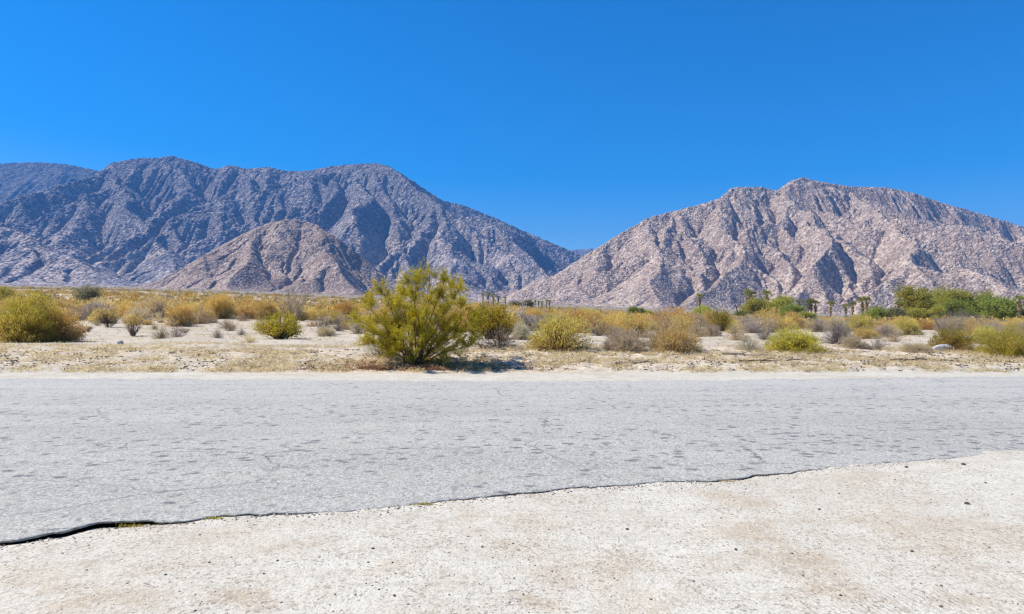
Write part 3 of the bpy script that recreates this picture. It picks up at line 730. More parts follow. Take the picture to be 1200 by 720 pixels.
def palm_meshes(seed, H, crown=1.7, skirt=.5):
    rng = np.random.default_rng(seed)
    tp = np.array([[0, 0, -.3], [.03, .02, .3 * H], [.06, 0, .65 * H], [.05, .02, .93 * H]])[None]
    tv = tubes(tp, np.array([[.38, .28, .25, .22]]), 8)
    def fans(n, elo, ehi, zlo, zhi, stem, fl, drop_):
        az = rng.uniform(0, 2 * np.pi, n); el = rng.uniform(elo, ehi, n)
        d = np.stack([np.cos(az) * np.cos(el), np.sin(az) * np.cos(el), np.sin(el)], 1)
        b = np.stack([np.full(n, .05), np.full(n, .02), rng.uniform(zlo, zhi, n)], 1); e = b + d * stem
        st = tubes(np.stack([b, e], 1), np.full((n, 2), .025), 3)
        m = 9; k = np.repeat(np.arange(n), m); a = np.tile(np.linspace(-1.15, 1.15, m), n)
        side = unit(np.cross(d, [0, 0, 1.]))[k]
        dr = d[k] * np.cos(a)[:, None] + side * np.sin(a)[:, None] + np.array([0, 0, -drop_])
        return join([st, leaves(e[k], dr, fl * rng.uniform(.8, 1.15, len(k)), fl * .2, rng)])
    cv = fans(26, -.5, 1.3, .92 * H, .96 * H, crown * .42, crown * .5, .22)
    sv = fans(40, -1.35, -.75, (.93 - skirt * .55) * H, .93 * H, .45, crown * .42, .5)
    return {'crown': cv, 'trunk': tv, 'skirt': sv}

# ------------------------------------------------------------------ plants: prototypes and copies
MESHES = {}
def part_mesh(key, part, vf):
    k = (key, part)
    if k not in MESHES:
        o = mk(part, vf[0], vf[1], LM['gold'], smooth=False)
        MESHES[k] = o.data; bpy.data.objects.remove(o)
    return MESHES[k]
PROTO = {}
def proto(key, parts, W, H):
    parts = dict(parts)
    if 'dead_twigs' in parts: parts['branches'] = join([parts['branches'], parts.pop('dead_twigs')])
    PROTO[key] = (W, H, [(p, part_mesh(key, p, vf)) for p, vf in parts.items()])

for s in range(4):
    proto(('dome', s), dome_meshes(10 + s, 1.5, .95, 230, 34, .085, .014), 1.5, .95)
    proto(('big_dome', s), dome_meshes(30 + s, 3.0, 1.6, 520, 60, .11, .016, spread=.035), 3.0, 1.6)
    proto(('small_dome', s), dome_meshes(50 + s, 1.4, .95, 110, 36, .10, .02, spread=.055), 1.4, .95)
    proto(('twig', s), twig_meshes(70 + s, 1.4, .9), 1.4, .9)
for s in range(3):
    proto(('vase', s), vase_meshes(90 + s, .95, .85), .95, .85)
    proto(('bare', s), twig_meshes(110 + s, 1.5, 1.7, 34, 12, .5, .010, True), 1.5, 1.7)
    proto(('feather', s), dome_meshes(130 + s, 1.5, 1.2, 200, 16, .10, .008, spread=.06, upright=1.0, deadfrac=.1, lumpy=.35), 1.5, 1.2)
    proto(('shrub', s), dome_meshes(150 + s, 1.4, 1.1, 120, 58, .05, .022, spread=.055, upright=.6, deadfrac=.06, lumpy=.5, stem_r=.011, bare=.22), 1.4, 1.1)
for s in range(6):
    proto(('tree', s), tree_meshes(170 + s, 9., 9.), 9., 9.)
for s in range(3):
    proto(('palm', s), palm_meshes(190 + s, 7.), 3.2, 7.6)

BARK_OF = {'dead_twigs': LM['grey'], 'branches': BARK_G, 'trunk': BARK_D, 'limbs': BARK_D}
rs = random.Random(5)
def place(name, cat, key, mats, loc, W, H, label, group=None, rot=None):
    """an Empty at the plant's foot with a copy of each part under it"""
    pw, ph, parts = PROTO[key]
    root = empty(name, loc); root.rotation_euler.z = rs.uniform(0, 6.28) if rot is None else rot
    tag(root, label, cat, group)
    sx = W / pw; root.scale = (sx, sx * rs.uniform(.88, 1.1), H / ph)
    for pn, me in parts:
        o = bpy.data.objects.new(pn, me); COL.objects.link(o); o.parent = root
        m = mats.get(pn) or BARK_OF.get(pn, LM['grey'])
        o.material_slots[0].link = 'OBJECT'; o.material_slots[0].material = m
    return root

GROUP_OF = {'dome': 'rounded desert bushes', 'big_dome': 'rounded desert bushes', 'twig': 'leafless bushes', 'vase': 'fan shaped bushes', 'bare': 'bare branched shrubs', 'feather': 'feathery dry bushes', 'shrub': 'green desert shrubs'}
NAME_OF = {'dome': 'desert_bush', 'big_dome': 'desert_bush', 'twig': 'dry_bush', 'vase': 'desert_bush', 'bare': 'bare_shrub', 'feather': 'feathery_bush', 'shrub': 'green_shrub', 'small_dome': 'desert_bush'}
counter = 0
TAKEN = []
def bush(kind, col, px, py, w, h, label, dead='grey', br=None, ymax=60., rot=None):
    global counter
    counter += 1
    X, Y, _ = at(px, py, ymax)
    W, H = w / F * Y, h / F * Y
    n = 4 if kind in ('dome', 'big_dome', 'twig', 'small_dome') else 3
    if kind == 'dome' and W > 2.1: kind = 'big_dome'
    mats = {'foliage': LM[col], 'dead_twigs': LM[dead]}
    if kind in ('twig', 'bare'): mats['dead_twigs'] = LM[col]
    mats['branches'] = LM[col] if kind in ('twig', 'bare') else LM[dead]
    Yc = Y + W * .25 if kind in ('dome', 'big_dome') else Y
    TAKEN.append((X, Yc, W / 2))
    return place(NAME_OF[kind], 'bush' if kind not in ('shrub', 'bare') else 'shrub', (kind, counter % n), mats, (X, Yc, gz(X, Yc) - .02), W, H, label, GROUP_OF.get(kind), rot)

# kind, colour, px, foot row, width, height in photo pixels, label
B = [
 ('dome', 'green_yellow', 20, 402, 82, 52, 'big bright green and yellow rounded bush nearest the road at the picture\'s left edge', 'red', 'd'),
 ('dome', 'orange', 64, 401, 50, 38, 'orange brown rounded bush merging with the right side of the big green yellow bush', 'red', 'd'),
 ('dome', 'orange', 14, 364, 42, 24, 'orange bush behind the big green yellow bush at the left edge', 'grey'),
 ('dome', 'gold', 60, 362, 40, 20, 'golden bush peeping over the top of the big green yellow bush'),
 ('shrub', 'grey_green', 103, 342, 32, 23, 'tall grey green shrub standing above the scrub under the left mountains', 'grey', 'd', 130),
 ('shrub', 'olive', 6, 338, 20, 20, 'dark olive shrub against the mountain foot at the left edge', 'grey', 'd', 130),
 ('bare', 'dark', 52, 340, 36, 14, 'low dark leafless shrub between two green shrubs under the left mountains', 'grey', 'd', 130),
 ('feather', 'pink', 118, 362, 46, 20, 'pinkish grey twiggy bush in a row behind the leafless dark stemmed bush'),
 ('twig', 'grey', 106, 375, 30, 22, 'grey tan dead bush touching the left side of the leafless dark stemmed bush'),
 ('bare', 'dark', 127, 384, 28, 26, 'leafless dark stemmed bush on open sand right of the big green yellow bush', 'grey', 'd'),
 ('vase', 'orange', 156, 394, 30, 29, 'fan shaped orange tipped bush with bare dark stems on open sand', 'grey', 'd'),
 ('feather', 'tan', 188, 398, 26, 17, 'low tan bush on sand just right of the fan shaped orange tipped bush'),
 ('twig', 'pink', 206, 396, 20, 15, 'small greyish dead bush below the round orange bush on the sand'),
 ('dome', 'orange', 207, 383, 36, 28, 'round orange bush with dark base above two low tan bushes'),
 ('dome', 'gold', 182, 371, 30, 24, 'golden bush under the pale pink feathery bush'),
 ('feather', 'pink', 190, 362, 46, 26, 'wide pale pink feathery bush rising above golden bushes on the left flat'),
 ('dome', 'tan', 157, 366, 26, 18, 'tan orange bush between the pinkish twiggy bush and the golden bush'),
 ('dome', 'gold', 140, 354, 30, 14, 'flat golden bush above and behind the tan orange bush'),
 ('dome', 'orange', 226, 362, 20, 17, 'little orange bush with dark foot right of the pale pink feathery bush'),
 ('dome', 'orange', 253, 372, 34, 27, 'plump orange bush at the edge of the bare sand on the left flat'),
 ('dome', 'orange', 284, 365, 26, 16, 'low orange bush between two bigger orange bushes'),
 ('dome', 'gold', 309, 372, 32, 23, 'golden orange bush left of the tall bare grey shrub'),
 ('twig', 'tan', 268, 388, 20, 13, 'small brown tuft alone on the bare sand left of the green shrub'),
 ('shrub', 'creosote', 329, 397, 52, 33, 'green shrub on a dark twisted stem in front of the tall bare grey shrub', 'dark', 'd'),
 ('twig', 'tan', 309, 387, 14, 13, 'brown clump touching the left side of the green shrub on a twisted stem'),
 ('bare', 'grey', 345, 382, 44, 56, 'tall bare grey branched shrub standing behind the green shrub'),
 ('shrub', 'olive', 354, 377, 16, 13, 'small olive shrub at the foot of the tall bare grey shrub'),
 ('vase', 'tan', 380, 392, 26, 27, 'pale peach cactus like bush with a dark foot left of the creosote'),
 ('twig', 'grey', 396, 389, 20, 15, 'grey dead bush between the peach bush and the creosote'),
 ('dome', 'orange', 402, 378, 36, 25, 'orange bush behind the grey dead bush left of the creosote'),
 ('dome', 'gold', 376, 369, 24, 15, 'small golden bush behind the peach cactus like bush'),
 ('feather', 'cream', 420, 392, 22, 26, 'creamy white bush at the left foot of the creosote'),
 ('feather', 'cream', 450, 419, 50, 36, 'whitish flowering bush growing under the left limbs of the creosote'),
 ('twig', 'straw', 292, 401, 16, 10, 'low tuft of straw on the sand below the green shrub'),
 ('shrub', 'creosote', 577, 396, 58, 46, 'olive green shrub just right of the creosote and touching it', 'dark', 'd'),
 ('dome', 'cream', 612, 398, 24, 22, 'pale cream yellow bush between the dark olive shrub and the yellow bush'),
 ('twig', 'dark', 586, 410, 48, 26, 'dark purplish dead bush low on the bank right of the creosote', 'dark', 'd'),
 ('dome', 'yellow', 655, 413, 78, 43, 'broad yellow bush with a brown base casting a shadow on the verge', 'red', 'd'),
 ('twig', 'grey', 703, 394, 30, 17, 'dark grey dead bush behind the right side of the broad yellow bush'),
 ('dome', 'gold', 690, 383, 40, 20, 'golden bush behind the broad yellow bush'),
 ('dome', 'orange', 628, 378, 34, 17, 'orange bush above the pale cream yellow bush'),
 ('dome', 'red', 651, 374, 17, 13, 'reddish brown bush among orange ones behind the broad yellow bush'),
 ('bare', 'pink', 662, 371, 18, 22, 'thin pinkish bare shrub standing above the reddish brown bush'),
 ('twig', 'grey', 713, 412, 18, 13, 'small grey tuft on sand between the broad yellow bush and the tan dome'),
 ('dome', 'tan', 737, 414, 50, 26, 'fuzzy tan dome shaped bush left of the round golden bush'),
 ('twig', 'grey', 766, 410, 18, 18, 'grey dead bush squeezed between the tan dome and the round golden bush'),
 ('dome', 'gold', 794, 415, 60, 30, 'round golden bush at the edge of the verge beside the tan dome', 'grey', 't'),
 ('dome', 'gold', 746, 396, 48, 27, 'golden bush behind the fuzzy tan dome'),
 ('dome', 'gold', 797, 391, 40, 21, 'golden orange bush behind the round golden bush'),
 ('shrub', 'olive', 845, 388, 36, 28, 'olive leafy shrub in front of the green trees at right of centre', 'grey', 'd'),
 ('dome', 'tan', 836, 394, 20, 14, 'small brown bush at the foot of the olive leafy shrub'),
 ('twig', 'tan', 864, 399, 26, 16, 'dark brown dead bush on sand right of the small brown bush', 'dark', 'd'),
 ('dome', 'pink', 884, 391, 26, 13, 'low pinkish tan bush below the light green trees'),
 ('twig', 'grey', 897, 399, 22, 15, 'grey brown dead bush left of the green mound bush'),
 ('feather', 'cream', 877, 412, 36, 18, 'pale grey straw bush on sand left of the green mound bush'),
 ('dome', 'green_yellow', 940, 415, 70, 29, 'dense green yellow mound bush on the bank right of the pale straw bush', 'olive', 't'),
 ('feather', 'grey', 980, 403, 38, 31, 'brown grey twiggy bush behind the right end of the green mound bush', 'dark', 'd'),
 ('dome', 'tan', 1003, 410, 28, 16, 'pale tan low dome on sand right of the green mound bush'),
 ('twig', 'grey', 1026, 410, 28, 15, 'grey dead bush beside the pale tan low dome'),
 ('dome', 'gold', 1020, 397, 36, 14, 'flat golden bush in front of the fan palms'),
 ('dome', 'straw', 1045, 394, 30, 13, 'straw yellow bush in front of the dark round tree'),
 ('twig', 'tan', 1047, 401, 22, 11, 'small tan dead bush behind the olive tan patch'),
 ('dome', 'straw', 1079, 414, 36, 11, 'low olive tan bush left of the white boulder', 'grey'),
 ('dome', 'olive', 1126, 412, 54, 28, 'olive and orange bush behind the white boulder', 'red', 'd'),
 ('bare', 'grey', 1112, 404, 34, 40, 'bare grey shrub rising behind the olive and orange bush'),
 ('dome', 'yellow', 1160, 404, 34, 22, 'yellow orange bush left of the green bush at the right edge'),
 ('dome', 'green_yellow', 1190, 420, 56, 32, 'green yellow bush at the right edge of the picture near the road', 'olive', 'd'),
 ('feather', 'pink', 958, 390, 30, 18, 'pinkish feathery bush left of the brown grey twiggy bush'),
 ('feather', 'grey', 1128, 388, 40, 24, 'grey leafless brush in front of the big green trees'),
]
for b in B:
    k, c, px, py, w, h, lab = b[:7]
    bush(k, c, px, py, w, h, lab, *(b[7:]))

# the large creosote: stem tips measured from its foot
cx_, cy_, _ = at(490, 427)
mpp = cy_ / F
tips_px = [(447, 331), (449, 336), (428, 348), (436, 352), (421, 366), (428, 380), (436, 396), (448, 404), (462, 352), (472, 336), (470, 346), (482, 322), (492, 318), (505, 312), (514, 316), (520, 316), (526, 324), (536, 328), (514, 336), (500, 342), (544, 350), (552, 362), (557, 374), (558, 388), (552, 400), (534, 386), (540, 372), (478, 360), (462, 374), (458, 392), (446, 368), (490, 366), (506, 360), (524, 356), (530, 342), (486, 342), (518, 378), (476, 386), (502, 386), (544, 396), (468, 404), (516, 398), (440, 384)]
ends = [((a - 490) * mpp * .95, (427 - b) * mpp * .87 - .05) for a, b in tips_px]
cm = creosote_meshes(7, ends, .16, 13, 8, 31, 1.15, .031, .0145, .02)
cr = empty('creosote_bush', (cx_, cy_, gz(cx_, cy_) - .02))
tag(cr, 'tall airy creosote bush with yellow green leaves standing at the road verge', 'bush')
mk('foliage', cm['foliage'][0], cm['foliage'][1], LM['creosote'], cr)
mk('branches', cm['branches'][0], cm['branches'][1], BARK_D, cr)
TAKEN.append((cx_, cy_, 1.2))

# band of scrub behind the open sand: every bush its own object
rb = random.Random(77)
LAB = {'gold': ('small golden bush packed in the scrub band beyond the open sand', 'golden bushes in the scrub band'),
       'orange': ('small orange bush packed in the scrub band beyond the open sand', 'orange bushes in the scrub band'),
       'tan': ('small tan bush packed in the scrub band beyond the open sand', 'tan bushes in the scrub band'),
       'grey': ('small grey bush packed in the scrub band beyond the open sand', 'grey bushes in the scrub band'),
       'olive': ('small olive bush packed in the scrub band beyond the open sand', 'olive bushes in the scrub band'),
       'pink': ('small pinkish bush packed in the scrub band beyond the open sand', 'pinkish bushes in the scrub band')}
made = 0; tries = 0
while made < 290 and tries < 20000:
    tries += 1
    u = rb.uniform(-.86, .86)
    y0 = 58 if u < -.22 else (36 if u < .2 else 42)
    Y = y0 * (105 / y0) ** (rb.random() ** 1.05); X = u * Y
    W = rb.uniform(1.3, 2.9); H = W * rb.uniform(.46, .62)
    if u > .42: Y = max(Y, 52.); X = u * Y; W = min(W, 1.9); H = W * rb.uniform(.36, .5)
    if any((X - a) ** 2 + (Y - b) ** 2 < (c + W * .36) ** 2 for a, b, c in TAKEN): continue
    t = rb.random()
    c = 'gold' if t < .42 else 'orange' if t < .72 else 'tan' if t < .80 else 'grey' if t < .88 else 'pink' if t < .95 else 'olive'
    TAKEN.append((X, Y, W * .36)); made += 1
    place('desert_bush', 'bush', ('small_dome', made % 4), {'foliage': LM[c], 'branches': LM['tan' if c in ('gold', 'orange', 'tan') else 'grey']}, (X, Y, gz(X, Y) - .02), W, H, *LAB[c])

rb = random.Random(41); made = 0; tries = 0
while made < 64 and tries < 6000:
    tries += 1
    u = rb.uniform(-.80, .80); Y = 24.5 * (60 / 24.5) ** rb.random(); X = u * Y
    W = rb.uniform(.45, 1.0); H = W * rb.uniform(.5, .85)
    if any((X - a) ** 2 + (Y - b) ** 2 < (c * 1.1 + W * .5) ** 2 for a, b, c in TAKEN): continue
    if -.30 < u < -.22 or .27 < u < .36: 
        if rb.random() < .6: continue
    TAKEN.append((X, Y, W * .5)); made += 1
    k = rb.choice(['twig', 'twig', 'vase', 'feather', 'dome']); c = rb.choice(['tan', 'grey', 'orange', 'pink', 'gold', 'straw'])
    m = {'foliage': LM[c], 'branches': LM[c] if k == 'twig' else LM['grey']}
    place('dry_tuft', 'bush', (k, made % 3), m, (X, Y, gz(X, Y) - .02), W, H, 'ankle high dry tuft on the open sand between the larger bushes', 'dry tufts on the open sand')

rb = random.Random(52); made = 0; tries = 0
while made < 70 and tries < 8000:
    tries += 1
    u = rb.uniform(-.80, .80); Y = 29 * (64 / 29) ** rb.random(); X = u * Y
    W = rb.uniform(.9, 1.9); H = W * rb.uniform(.45, .65)
    if any((X - a) ** 2 + (Y - b) ** 2 < (c + W * .5) ** 2 for a, b, c in TAKEN): continue
    if u < -.25 and Y < 44: continue
    if u < -.02 and Y < 36: continue
    TAKEN.append((X, Y, W * .45)); made += 1
    k = rb.choice(['dome', 'dome', 'feather', 'dome', 'twig']); c = rb.choice(['gold', 'orange', 'gold', 'tan', 'yellow', 'straw', 'pink'])
    m = {'foliage': LM[c], 'branches': LM['tan'] if k == 'twig' else LM['grey']}
    place('desert_bush', 'bush', (k, made % 3), m, (X, Y, gz(X, Y) - .02), W, H, 'knee high pale dry bush at the near side of the scrub band', 'knee high bushes before the scrub band')

# scrub farther off reads as one mass
def scrub():
    rng = np.random.default_rng(88)
    n = 9000
    Y = 84 * (1400 / 84) ** (rng.random(n) ** 1.0); X = rng.uniform(-.95, .95, n) * Y
    Ys = 30 * (600 / 30) ** rng.random(3200); Xs = rng.uniform(.92, 2.2, 3200) * Ys * np.where(rng.random(3200) < .5, 1, -1); Y = np.concatenate([Y, Ys]); X = np.concatenate([X, Xs]); n = len(X)
    keep = vnoise(X / 30, Y / 30, 5) > -.6; X, Y = X[keep], Y[keep]; n = len(X)
    Z = ground_z(X, Y)
    S = rng.uniform(.8, 1.5, n) * (1 + (Y > 250) * .6 + (Y > 600) * .6); tone = np.clip(rng.normal(.42, .26, n) , 0, 1)
    per = 46; k = np.repeat(np.arange(n), per)
    d = rng.normal(size=(n * per, 3)); d[:, 2] = np.abs(d[:, 2]); d = unit(d)
    pos = np.stack([X, Y, Z], 1)[k] + d * (S[k] * rng.uniform(.3, 1, n * per))[:, None] * [.85, .85, .75]
    v, q = leaves(pos, d + rng.normal(size=d.shape) * .5 + [0, 0, .5], S[k] * .34, S[k] * .15, rng)
    t = NT('far_scrub'); r = t.n('ShaderNodeValToRGB', {0: t.attr('tone')}); e = r.color_ramp.elements
    e[0].color = (.22, .19, .06, 1); e[1].color = (.52, .43, .31, 1); a = e.new(.35); a.color = (.66, .40, .10, 1); a = e.new(.6); a.color = (.72, .50, .16, 1)
    g = t.n('ShaderNodeNewGeometry').outputs['Random Per Island']
    hs = t.n('ShaderNodeHueSaturation', {'Value': t.rng(g, 0, 1, .7, 1.2), 'Color': r.outputs[0]}).outputs[0]
    dd = t.n('ShaderNodeBsdfDiffuse', {'Color': hs}); tt = t.n('ShaderNodeBsdfTranslucent', {'Color': hs})
    t.t.links.new(t.n('ShaderNodeMixShader', {0: .25, 1: dd.outputs[0], 2: tt.outputs[0]}).outputs[0], t.out.inputs[0])
    o = mk('scrub', v, q, t.m, extra={'tone': np.repeat(np.repeat(tone, per), 4)})
    tag(o, 'far off mass of golden and olive desert scrub', None, None, 'stuff')
scrub()

# ------------------------------------------------------------------ trees and palms at the right
def tree(px, Y, w, h, col, label, i, group='trees at the edge of the oasis', name='broadleaf_tree'):
    X = (px - CX) / F * Y
    place(name, 'tree', ('tree', i), {'crown': LM[col]}, (X, Y, gz(X, Y) - .1), w / F * Y * 1.22, h / F * Y * .99, label, group)
tree(1036, 190, 40, 29, 'deep_green', 'low dark green tree right behind the pair of tall fan palms', 0)
tree(1071, 200, 44, 48, 'green', 'tallest green tree in the middle of the oasis clump', 1)
tree(1101, 215, 40, 48, 'green', 'tall light green tree right of the tallest tree', 2)
tree(1058, 185, 26, 27, 'grey_green', 'short greyish tree in front of the tallest green tree', 3)
tree(1086, 182, 30, 26, 'green', 'short bright green tree under the gap between the two tall trees', 4)
tree(1127, 205, 40, 44, 'green', 'mid green tree left of the widest dark green tree', 5)
tree(1155, 195, 54, 47, 'deep_green', 'widest dark green tree left of the palm at the right edge', 0)
tree(1176, 205, 34, 38, 'green', 'small green tree between the widest dark tree and the palm at the right edge', 3)
tree(1114, 190, 34, 34, 'deep_green', 'dark green tree between the tall light green tree and the mid green tree', 2)
tree(1139, 215, 36, 42, 'green', 'pale green tree touching the left side of the widest dark green tree', 4)
tree(883, 265, 30, 32, 'green', 'leftmost light green tree of the far clump below the right mountain', 2)
tree(908, 275, 36, 33, 'green', 'rounded light green tree in the middle of the far clump', 4)
tree(930, 262, 30, 22, 'deep_green', 'low darker green tree right of the rounded tree in the far clump', 5)
tree(946, 270, 22, 14, 'green', 'lowest green tree at the right end of the far clump', 1)
tree(868, 250, 22, 16, 'deep_green', 'low dark green tree at the left end of the far clump', 3)
tree(823, 230, 18, 24, 'green', 'narrow green tree beside the single palm left of the far clump', 0)
tree(745, 300, 20, 12, 'deep_green', 'small dark tree alone below the tan hill right of centre', 1)
tree(757, 310, 14, 9, 'green', 'tiny green tree right beside the small dark tree', 2)
tree(612, 330, 26, 15, 'grey_green', 'grey green tree left of the row of tiny palms', 4)
tree(1214, 190, 30, 34, 'deep_green', 'dark green tree behind the palm at the right edge', 1)

def palm(px, Y, h, label, i, group='fan palms beyond the scrub'):
    X = (px - CX) / F * Y; H = h / F * Y
    place('fan_palm', 'palm tree', ('palm', i % 3), {'crown': LM['palm'], 'skirt': LM['tan'], 'trunk': PALM_T}, (X, Y, gz(X, Y) - .1), 3.2 * max(H / 7.6, .8), H, label, group)
palm(973, 215, 26, 'fan palm standing alone left of the other oasis palms', 0)
palm(991, 225, 22, 'shorter fan palm left of the close group of palms', 1)
palm(999, 215, 27, 'fan palm with tan skirt just left of the tall pair', 2)
palm(1010.5, 205, 31, 'left one of the tall pair of fan palms beside the dark tree', 0)
palm(1015.5, 208, 32, 'right one of the tall pair of fan palms beside the dark tree', 1)
palm(1053, 190, 27, 'fan palm in front of the oasis trees left of the tallest tree', 2)
palm(1195, 185, 34, 'fan palm at the right edge of the picture', 0)
palm(820, 260, 30, 'single fan palm left of the light green far clump', 1)
palm(876, 300, 36, 'fan palm poking out above the leftmost light green tree', 2)
palm(881, 305, 35, 'fan palm crown touching the one above the leftmost light green tree', 1)
palm(899, 300, 36, 'fan palm rising behind the rounded light green tree', 0)
for px, h in ((926, 28), (937, 25), (947, 26), (950.5, 27), (955.5, 25)):
    palm(px, 330, h, 'tiny far fan palm in the line right of the light green clump', int(px), 'line of tiny palms right of the green clump')
for px, h in ((566, 17), (572, 18), (578, 17), (584, 14), (592, 13), (627, 11), (631, 11), (635, 11), (640.5, 12), (644, 12)):
    palm(px, 480, h, 'tiny distant palm in the row at the foot of the central slopes', int(px), 'row of tiny palms at the foot of the mountains')
X, Y = (867 - CX) / F * 200, 200
rng = np.random.default_rng(3)
snag = empty('dead_tree', (X, Y, gz(X, Y)))
tag(snag, 'dead leaning bare pole of a tree left of the light green clump', 'tree')
pl = np.array([[[0, 0, -.3], [-.5, 0, 2.], [-.9, .2, 4.], [-1.7, .2, 6.]]]); mk('trunk', *tubes(pl, np.array([[.22, .17, .13, .05]]), 6), BARK_D, snag)
mk('branches', *tubes(np.array([[[-.5, 0, 2.], [0, .1, 3], [.2, .2, 3.8]], [[-.9, .2, 4.], [-.4, .1, 4.8], [-.3, 0, 5.3]]]), np.array([[.08, .06, .03]] * 2), 4), BARK_D, snag)

# ------------------------------------------------------------------ small things on the ground
def stone_mesh(rng, n_sub=2, flat=.6, lo=.6):
    import bmesh
    bm = bmesh.new(); bmesh.ops.create_icosphere(bm, subdivisions=n_sub, radius=1)
    V = np.array([v.co[:] for v in bm.verts]); Fc = np.array([[v.index for v in f.verts] for f in bm.faces]); bm.free()
    cuts = unit(rng.normal(size=(9, 3))); lim = rng.uniform(lo, .95, 9)
    for c, l in zip(cuts, lim):
        d = V @ c; V = V - np.maximum(d - l, 0)[:, None] * c * .9
    V *= np.array([1, rng.uniform(.65, .95), flat * rng.uniform(.8, 1.2)])
    return V, Fc
def rock_simple(name, a, b, sc):
    t = NT(name); p = t.pos(); n = t.noise(p, sc, 5, .65); return t.surf(t.mix(t.rng(n, .3, .7), a, b), .9, t.bump(n, .6, .02))
STONE_D = rock_simple('dark_stone', (.07, .06, .055), (.16, .135, .12), 30)
STONE_W = rock_simple('white_granite', (.52, .50, .48), (.74, .72, .70), 6)
STONE_B = rock_simple('blue_grey_stone', (.20, .23, .30), (.36, .39, .46), 9)

rng = np.random.default_rng(12)
X, Y, Z = at(1108, 412); V, Fc = stone_mesh(rng, 2, .42, .5)
bo = mk('boulder', V * .34, Fc, STONE_W); bo.location = (X, Y + .15, gz(X, Y) + .04); bo.rotation_euler.z = .2; bo.scale = (1.1, .9, 1.0); tag(bo, 'white boulder on the sand in front of the olive and orange bush', 'rock')
X, Y, Z = at(141, 404); V, Fc = stone_mesh(rng, 2, .6)
bo = mk('stone', V * .11, Fc, STONE_B); bo.location = (X, Y, gz(X, Y) + .04); tag(bo, 'small blue grey stone at the top of the verge below the fan shaped bush', 'rock')
V, Fc = stone_mesh(rng, 2, .55); sm_ = None
for i, (px, py, s) in enumerate([(309, 672, 2.2), (229, 715, 2.4), (735, 620, 3.0), (462, 698, 3.0), (437, 644, 2.6), (460, 660, 2.2), (960, 596, 2.6), (1133, 590, 4.2), (1069, 646, 3.2), (1129, 544, 3.6), (862, 645, 3.0), (985, 698, 2.6), (330, 705, 2.0), (1062, 548, 3.0), (1155, 566, 2.6)]):
    X, Y, _ = at(px, py); r = s * .78 / F * Y
    o = mk('stone', V, Fc, STONE_D) if sm_ is None else sm_.copy()
    if sm_ is None: sm_ = o
    else: COL.objects.link(o)
    o.scale = (r, r, r); o.location = (X, Y, gz(X, Y) + r * .25); o.rotation_euler.z = i * 1.7
    tag(o, 'small dark loose stone on the pale gravel in front of the road', 'stone', 'dark stones on the gravel apron')

def gravel():
    rng = np.random.default_rng(21)
    base = []
    for _ in range(4): base.append(stone_mesh(rng, 1, .6))
    parts = []; tone = []
    n = 7000
    Y = 2.6 + 5.6 * rng.random(n) ** 1.1; X = rng.uniform(-1.0, 1.15, n) * Y
    ok = (Y < y_near(X) - .01) & (fbm(X * .9, Y * .9, 91, 3) + rng.normal(0, .35, n) > -.1)
    X, Y = X[ok], Y[ok]; Z = ground_z(X, Y); n = len(X)
    sz = .0033 * np.minimum(np.exp(np.abs(rng.normal(0, .55, n))), 3.4)
    ne = 1500; xe = rng.uniform(-6, 4, ne); oe = np.abs(rng.normal(0, .07, ne)) * np.exp(rng.normal(0, .4, ne)) + .005
    ye = y_near(xe) - oe; se = .004 * np.minimum(np.exp(np.abs(rng.normal(0, .6, ne))), 3.)
    X = np.concatenate([X, xe]); Y = np.concatenate([Y, ye]); Z = np.concatenate([Z, ground_z(xe, ye)]); sz = np.concatenate([sz, se]); n = len(X)
    for j in range(4):
        s = np.arange(n) % 4 == j; V, Fc = base[j]; m = s.sum()
        a = rng.uniform(0, 6.28, m); c, sn = np.cos(a), np.sin(a)
        W = V[None] * sz[s][:, None, None]
        W = np.stack([W[..., 0] * c[:, None] - W[..., 1] * sn[:, None], W[..., 0] * sn[:, None] + W[..., 1] * c[:, None], W[..., 2]], -1) + np.stack([X[s], Y[s], Z[s] + sz[s] * .2], 1)[:, None]
        parts.append((W.reshape(-1, 3), (Fc[None] + (np.arange(m) * len(V))[:, None, None]).reshape(-1, 3))); tone.append(np.repeat(rng.random(m), len(V)))
    v, f = join(parts)
    t = NT('pebbles'); r = t.n('ShaderNodeValToRGB', {0: t.attr('tone')}); e = r.color_ramp.elements
    e[0].color = (.15, .125, .105, 1); e[1].color = (.66, .62, .57, 1); a = e.new(.35); a.color = (.27, .21, .165, 1); a = e.new(.6); a.color = (.46, .37, .29, 1)
    o = mk('gravel', v, f, t.surf(r.outputs[0], .9), extra={'tone': np.concatenate(tone)})
    tag(o, 'loose pebbles scattered over the pale gravel apron', None, None, 'stuff')
gravel()

def blades(name, label, n, xf, yf_, ln, wd, mat, seed, clump=6, lay=.6, mask=None):
    rng = np.random.default_rng(seed)
    X, Y = xf(rng, n), yf_(rng, n)
    if mask is not None:
        ok = mask(X, Y, rng); X, Y = X[ok], Y[ok]
    n = len(X); k = np.repeat(np.arange(n), clump)
    x = X[k] + rng.normal(size=len(k)) * ln * .5; y = Y[k] + rng.normal(size=len(k)) * ln * .5
    z = ground_z(x, y)
    d = rng.normal(size=(len(k), 3)); d[:, 2] = np.abs(d[:, 2]) * (1 - lay) + .12
    v, q = leaves(np.stack([x, y, z], 1), d, ln * rng.uniform(.5, 1.5, len(k)), wd, rng)
    o = mk(name, v, q, mat); tag(o, label, None, None, 'stuff'); return o
blades('dry_grass', 'flattened straw and dry grass along the far verge of the road', 26000, lambda r, n: r.uniform(-19, 19, n), lambda r, n: 17.3 + 5.2 * r.random(n) ** 1.3, .13, .012, LM['straw'], 31, 6, .62,
       lambda X, Y, r: fbm(X * 1.1, Y * 1.6, 33, 4) + r.normal(0, .14, len(X)) > .02)
